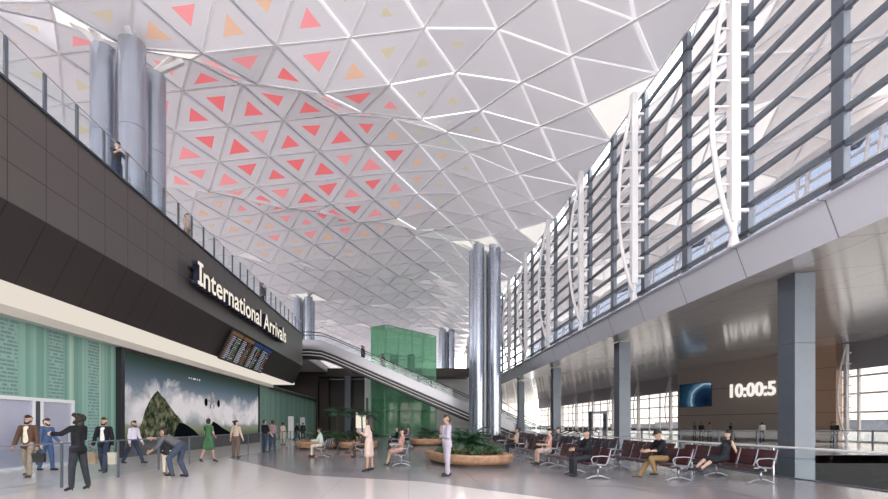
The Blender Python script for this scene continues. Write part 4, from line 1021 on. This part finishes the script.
# ------------------------------------------------------------------ beam seating
def make_bench(n, sm, lab, group):
    r = thing('bench_seating', lab, 'bench', (0,0,0), 0, group); pw = .62; L = n*pw
    b = MB(); b.box(-.16,-.10,.05,L-.05,.33,.40); b.build('beam', 'chrome', r, bevel=.008)
    def shell(prof, y0, y1, th):
        q = []; m_ = len(prof)
        for i, (x_, z_) in enumerate(prof):
            a = Vector(prof[max(0,i-1)]); c = Vector(prof[min(m_-1,i+1)]); t = (c-a).normalized(); q.append((x_-t.y*-th, z_-t.x*th))
        poly = [(x_, y0, z_) for x_, z_ in prof]+[(x_, y0, z_) for x_, z_ in reversed(q)]
        bb = MB(); bb.extrude(poly, (0,y1-y0,0)); return bb
    sp = [(-.46,.405),(-.44,.435),(-.38,.45),(-.20,.435),(-.03,.42),(.02,.425)]
    bp = [(.03,.43),(.055,.52),(.085,.62),(.12,.74),(.15,.85)]
    for k in range(n):
        y0, y1 = k*pw+.05, (k+1)*pw-.05
        shell(sp, y0, y1, .035).build('seat', sm, r, 'auto'); shell(bp, y0, y1, -.03).build('backrest', sm, r, 'auto')
    for k in range(n+1):
        b = MB(); y_ = k*pw
        for o_ in ((-.025,.025) if 0 < k < n else ((.025,) if k == 0 else (-.025,))):
            b.path([(-.45,y_+o_,.41),(-.2,y_+o_,.425),(.0,y_+o_,.41),(.06,y_+o_,.5),(.10,y_+o_,.64),(.16,y_+o_,.87)], .014, 6)
        b.build('side_frame', 'chrome', r, True)
    for k in (0, n):
        y_ = k*pw; b = MB(); b.path([(-.16,y_,.38),(-.36,y_,.46),(-.40,y_,.58),(-.34,y_,.645),(-.1,y_,.66),(.07,y_,.64),(.10,y_,.6)], .017, 8); b.build('armrest', 'chrome', r, True)
    for k in ([0.35, n/2, n-.35] if n > 4 else [.5, n-.5]):
        y_ = k*pw; b = MB(); b.tube((-.13,y_,.34),(-.13,y_,.10),.032,n=10)
        b.path([(-.47,y_,.018),(-.40,y_,.035),(-.28,y_,.085),(-.13,y_,.11),(.02,y_,.085),(.14,y_,.035),(.21,y_,.018)], .024, 8); b.build('leg', 'chrome', r, True)
    return r
def bench_label(row, k):
    return 'burgundy chrome framed bench %s of the row %s' % (('nearest','second','third','fourth','fifth','farthest')[k], row)
ROWS = [('nearest the planters', 5.35, 12.0), ('in the middle of the seating', 7.35, 11.65), ('along the glass rail', 9.15, 11.15)]
first = None; grp = 'rows of burgundy bench seating'
proto_b = make_bench(6, 'seat_burgundy', '', grp)
proto_g = make_bench(6, 'seat_grey', '', grp)
used = {}
for ri, (rn, rx, ry) in enumerate(ROWS):
    for k in range(6):
        grey = (ri == 1 and k in (1,2)) or (ri == 0 and k >= 4)
        pr = proto_g if grey else proto_b
        if pr.name not in used: o = pr; used[pr.name] = 1
        else: o = copy_tree(pr)
        o.location = (rx, ry+4.25*k, 0); lb = bench_label(rn, k); o['label'] = lb.replace('burgundy', 'dark grey') if grey else lb
g3 = None
for x_, y_, a, lab in ((-3.85,20.2,0,'short grey bench beside the planter with the seated man in mint shirt'), (-1.95,19.8,0,'short grey bench under the cross legged man'), (-.12,15.9,0,'short grey bench under the woman in peach dress'),
                       (-.6,26.5,0,'short grey bench in the middle distance before the green tower'), (.1,29.8,0,'farthest short grey bench before the green tower')):
    if g3 is None: g3 = make_bench(3, 'seat_grey', lab, 'short grey benches'); o = g3
    else: o = copy_tree(g3)
    o.location = (x_, y_, 0); o['label'] = lab
# seated people
S = .47
def sit(lab, rowx, y, face=-90, **k):
    pose = dict(SEAT); pose.update(k.pop('pose', {})); return P(lab, rowx-.12, y, face, k.pop('h', 1.74), pose, **k)
sit('man in dark suit sitting on the nearest bench of the planter side row', 5.35, 12.0+.93, top='jacket', top_mat='black_cloth', bottom_mat='charcoal', skin='skin_tan', voxel=.010, pose=dict(lean=2, head=(0,4), arms=((30,4,60,-14),(26,4,62,-14))))
sit('man in black top and khaki trousers with an open magazine on his lap', 7.35, 11.65+.93, top='shirt', top_mat='black_cloth', sleeve=.5, bottom_mat='khaki', skin='skin_tan', hair='cap', hair_mat='hair_black', voxel=.011, pose=dict(lean=12, head=(0,14), legs=((92,8,108),(70,4,40)), arms=((34,6,50,-18),(34,6,50,-18))))
sit('woman in dark sleeveless top with long black hair lounging on the rail side bench', 9.15, 11.15+1.55, top='vest', top_mat='charcoal', sleeve=0, bottom='shorts', bottom_mat='charcoal', skin='skin_light', hair='long', girl=True, voxel=.010, pose=dict(lean=-14, head=(0,0), legs=((82,4,28),(88,4,40)), arms=((-22,8,6,8),(-10,10,4,8))))
sit('woman with bare shoulders in peach top sitting on the second bench by the planters', 5.35, 16.25+.31, top='vest', top_mat='peach_cloth', sleeve=0, bottom='skirt', bottom_mat='pink_cloth', skin='skin_light', hair='bun', girl=True, voxel=.013)
sit('person in tan top with crossed arms sitting on the third bench by the planters', 5.35, 20.5+1.0, top='shirt', top_mat='beige_cloth', sleeve=.3, bottom_mat='charcoal', skin='skin_tan', hair='bun', girl=True, voxel=.014, pose=dict(arms=((30,4,80,-40),(30,4,80,-40))))
sit('man in mint shirt sitting on the short bench beside the long planter', -3.95, 20.9, top='shirt', top_mat='mint_cloth', bottom_mat='cream_cloth', skin='skin_tan', voxel=.013, pose=dict(lean=8, head=(0,8)))
sit('cross legged man in brown jacket leaning back on the short bench', -1.95, 20.6, top='jacket', top_mat='brown_cloth', bottom_mat='brown_trousers', skin='skin_tan', voxel=.013, pose=dict(lean=-16, legs=((96,4,62),(80,4,80)), arms=((30,8,90,-20),(20,14,40,-4))))
sit('woman in peach dress sitting on the short bench near the pink dress woman', -.14, 16.6, top='dress', top_mat='peach_cloth', sleeve=.2, bottom='skirt', bottom_mat='peach_cloth', skin='skin_light', hair='bun', heels=True, girl=True, voxel=.012, pose=dict(legs=((80,3,66),(84,3,76))))
sit('small distant person in black sitting before the green tower', -.6, 27.4, top='shirt', top_mat='black_cloth', voxel=.017)
sit('small distant person in mauve sitting on the farthest short bench', .1, 30.7, top='shirt', top_mat='mauve_cloth', voxel=.018)
sit('distant person in grey sitting in the middle row', 7.35, 21.5, top='shirt', top_mat='grey_cloth', voxel=.016)
r = thing('magazine', 'open white magazine on the lap of the man in khaki trousers', 'magazine', (6.80, 12.58, .76), 0)
b = MB(); b.add([(-.10,-.2,.03),(.14,-.2,.03),(.14,0,0),(-.10,0,0),(-.10,.2,.03),(.14,.2,.03)], [(0,1,2,3),(3,2,5,4)])
o = b.build('pages', 'paper_cream', r, fix=False); md = o.modifiers.new('s','SOLIDIFY'); md.thickness = .008
r = thing('bottle', 'white drinks bottle standing on the bench beside the bare shouldered woman', 'bottle', (5.2, 16.25+.93, .45))
b = MB(); b.lathe([(.04,0),(.045,.02),(.045,.18),(.02,.24),(.02,.28)], n=14); b.build('bottle_body', 'white_steel', r, 'auto'); b = MB(); b.lathe([(.024,.275),(.024,.31)], n=12); b.build('lid', 'rubber_black', r)

# ------------------------------------------------------------------ far right: portal, escalator rails
r = thing('lift_portal', 'grey lift door portal in the far right concourse', 'portal', (gx(598,36),36,0))
b = MB(); b.box(-.64,-.52,-.3,.3,0,2.6); b.box(.52,.64,-.3,.3,0,2.6); b.box(-.64,.64,-.3,.3,2.42,2.6); b.build('frame', 'slate', r, bevel=.02)
for s_ in (-1,1): b = MB(); b.box(-.49 if s_ < 0 else .02, -.02 if s_ < 0 else .49, -.03,.03,.03,2.48); b.build('door', 'facade_glass', r)
for k, px in enumerate((568, 583)):
    r = thing('escalator_handrail', ['curved black escalator handrail left of the lift portal','curved black escalator handrail nearest the lift portal'][k], 'handrail', (gx(px,31+3.2*k),31+3.2*k,0))
    for y_ in (0, 1.1):
        b = MB(); b.path([(1.1,y_,.1),(1.25,y_,.5),(1.2,y_,.9),(.9,y_,1.08),(.3,y_,1.1),(-.6,y_,.75),(-1.6,y_,.2)], .04, 8); b.build('rail', 'rubber_black', r, True)
        b = MB(); b.extrude([(1.1,y_-.01,.02),(1.2,y_-.01,.85),(.3,y_-.01,1.05),(-.6,y_-.01,.7),(-1.5,y_-.01,.02)], (0,.02,0)); b.build('glass_side', 'rail_glass', r)

# ------------------------------------------------------------------ outer facades and outer roof
w2 = sroot('window_2', (38.6,0,0))
for k in range(36):
    y = 23+3.0*k; b = MB(); b.box(-.08,.08,y-.09,y+.09,0,8.7); b.build('mullion', 'white_steel', w2)
for z in (.08, 1.0, 2.6, 4.2, 5.7): b = MB(); b.box(-.09,.09,22.3,131,z-.075,z+.075); b.build('transom', 'white_steel', w2)
b = MB(); b.box(.1,.115,22.3,131,0,8.7); b.build('glass', 'solar_glass', w2)
b = MB(); b.box(-.12,.10,22.3,131,6.3,8.75); b.build('spandrel', 'grey_spandrel', w2)
for k in range(10):
    y = 37.2+9.0*k if k else 38.4
    if 44 < y < 52: pass
    truss('truss_column', 'slim white bowed truss of the lower outer glazing, %s from the near right' % ordn[k], 37.9, y, 0, 8.5, .75, -1, 'white bowed trusses of the outer glazing', .95, .3)
w3 = sroot('window_3', (23.5,0,0))
for k in range(20):
    y = 6+4.25*k; b = MB(); b.bar((0,y,8.0),(1.2,y,17.9),.16,.16); b.bar((.0,y+.7,8.0),(1.2,y+.7,17.9),.13,.13); b.build('mullion', 'white_steel', w3)
for k in range(13):
    z = 8.2+.75*k; b = MB(); b.box(.05+.1*k,.21+.1*k,0,92,z-.06,z+.06); b.build('transom', 'white_steel', w3)
b = MB(); b.add([(.3,0,7.9),(.3,92,7.9),(1.5,92,17.9),(1.5,0,17.9)], [(0,1,2,3)]); b.build('glass', 'tinted_glass', w3, fix=False)
b = MB(); b.bar((1.1,0,17.75),(1.1,92,17.75),.4,.4); b.build('head_beam', 'white_steel', w3)
# outer roof with triangular skylights left open to the sky
b = MB(); sk = MB(); rb = MB(); random.seed(21)
def onode(i, j):
    x = 10.25+2.9*i+(1.45 if j % 2 else 0); y = 2+3.4*j
    z = 15.95+2.1*math.sin(min(1,(x-9.7)/12)*PI*.5)+.45*math.sin(x*1.1+y*.5)*min(1,max(0,(x-9.7)/3))
    return Vector((x, y, z))
oe = {}
for j in range(0, 27):
    for i in range(0, 5):
        if j % 2 == 0: T_ = [((i,j),(i+1,j),(i,j+1)), ((i+1,j),(i+1,j+1),(i,j+1))]
        else: T_ = [((i,j),(i+1,j),(i+1,j+1)), ((i,j),(i+1,j+1),(i,j+1))]
        for t in T_:
            open_ = ((i*2+j//2) % 5 in (0,2))
            (sk if open_ else b).add([onode(*k) for k in t], [(0,1,2)])
            for a, c in ((t[0],t[1]),(t[1],t[2]),(t[2],t[0])): oe[tuple(sorted((a,c)))] = 1
orf = b.build('ceiling_outer', 'outer_roof_white', fix=False); struct(orf)
o = sk.build('skylight_panel', 'skylight_white', orf, fix=False)
for a, c in oe: rb.bar(onode(*a)-Vector((0,0,.04)), onode(*c)-Vector((0,0,.04)), .08, .08)
rb.build('rib', 'rib_white', orf)
# end wall far away and side wall of the upper deck
w4 = sroot('window_4', (0,139,0))
for k in range(30): x = -44+2.9*k; b = MB(); b.box(x-.1,x+.1,-.1,.1,0,17.5); b.build('mullion', 'white_steel', w4)
for z in range(0, 18, 3): b = MB(); b.box(-44,40,-.08,.08,z-.08,z+.08); b.build('transom', 'white_steel', w4)
b = MB(); b.box(-44,40,.1,.12,0,18); b.build('glass', 'solar_glass', w4)
b = MB(); b.box(-44.4,-44,-9,140,0,9.9); struct(b.build('wall_far_left', 'white_wall'))
w6 = sroot('added_end_glazing', (0,-9.1,0))  # unseen glazing behind the camera, added to dim light on near column faces
for k in range(29): x = -44+2.9*k; b = MB(); b.box(x-.08,x+.08,-.08,.08,-.2,17.6); b.build('mullion', 'white_steel', w6)
for z in range(0, 18, 3): b = MB(); b.box(-44,38.5,-.07,.07,z-.07,z+.07); b.build('transom', 'white_steel', w6)
b = MB(); b.add([(-44,.09,-.2),(38.5,.09,-.2),(38.5,.09,17.6),(-44,.09,17.6)], [(0,1,2,3)]); b.build('glass', 'end_glass', w6, fix=False)
w5 = sroot('added_side_glazing', (-44.2,0,0))  # unseen glazing, added to let daylight onto the left ceiling
for k in range(38): y = -8.8+4*k; b = MB(); b.box(-.1,.1,y-.1,y+.1,9.9,17.6); b.build('mullion', 'white_steel', w5)
for z in (10.0, 12.5, 15.0, 17.5): b = MB(); b.box(-.08,.08,-9,140,z-.08,z+.08); b.build('transom', 'white_steel', w5)
b = MB(); b.box(-.2,-.18,-9,140,9.9,17.6); b.build('glass', 'facade_glass', w5)
# outside ground, low terminal building
b = MB(); b.box(-300,500,-200,500,-.55,-.45)
gr = MB(); gr.box(40.05,500,-200,500,-.5,-.2); gr.box(-300,-44.5,-200,500,-.5,-.2); gr.box(-300,500,140.1,500,-.5,-.2); gr.box(-44.5,40.05,-200,-9.05,-.5,-.2)
struct(gr.build('ground_outside', 'apron'))
for k in range(7):
    r = thing('hangar', ['low blue-grey building outside the glazing, %s from the near right' % ordn[k]][0], 'building', (150+8*(k % 2), 40+42*k, -.2), 0, 'low buildings across the apron')
    b = MB(); b.box(-8,8,-20,20,0,2.2+.5*(k % 3)); b.build('wall', 'far_building', r); b = MB(); b.box(-8.3,8.3,-20.3,20.3,2.2+.5*(k % 3),2.4+.5*(k % 3)); b.build('roof', 'white_wall', r)

# ------------------------------------------------------------------ light
w = bpy.data.worlds.new('sky'); scene.world = w; w.use_nodes = True; nt = w.node_tree; nt.nodes.clear()
out = N(nt, 'ShaderNodeOutputWorld'); bg = N(nt, 'ShaderNodeBackground'); tc = N(nt, 'ShaderNodeTexCoord'); sp = N(nt, 'ShaderNodeSeparateXYZ')
rp = N(nt, 'ShaderNodeValToRGB'); e = rp.color_ramp.elements
e[0].position = .0; e[0].color = (1.0,.95,.90,1); e[1].position = 1; e[1].color = (.86,.91,1.0,1); k = e.new(.3); k.color = (.97,.96,.97,1)
nt.links.new(tc.outputs['Generated'], sp.inputs[0]); nt.links.new(sp.outputs['Z'], rp.inputs['Fac']); nt.links.new(rp.outputs['Color'], bg.inputs[0])
bg.inputs[1].default_value = 7.2; nt.links.new(bg.outputs[0], out.inputs[0])
def sun(e_, rotv, col, ang_):
    l = bpy.data.lights.new('sun', 'SUN'); l.energy = e_; l.angle = R(ang_); l.color = col
    o = bpy.data.objects.new('sun', l); COL.objects.link(o); o.rotation_euler = rotv
sun(2.0, (R(38), R(18), R(20)), (1,.93,.84), 3)

# ------------------------------------------------------------------ camera
cam = bpy.data.cameras.new('camera'); co = bpy.data.objects.new('camera', cam); COL.objects.link(co)
co.location = (0,0,EYE); co.rotation_euler = (R(90),0,0)
cam.sensor_width = 36; cam.lens = 36*F/888; cam.shift_x = 36/888; cam.shift_y = 175.5/888; cam.clip_end = 1500; cam.clip_start = .1
scene.camera = co
scene.view_settings.view_transform = 'Standard'; scene.view_settings.look = 'None'; scene.view_settings.gamma = 1
scene.view_settings.use_curve_mapping = False; scene.view_settings.exposure = 0.0
scene.cycles.max_bounces = 8; scene.cycles.diffuse_bounces = 5; scene.cycles.glossy_bounces = 4; scene.cycles.transparent_max_bounces = 24; scene.cycles.transmission_bounces = 4
scene.cycles.caustics_reflective = False; scene.cycles.caustics_refractive = False
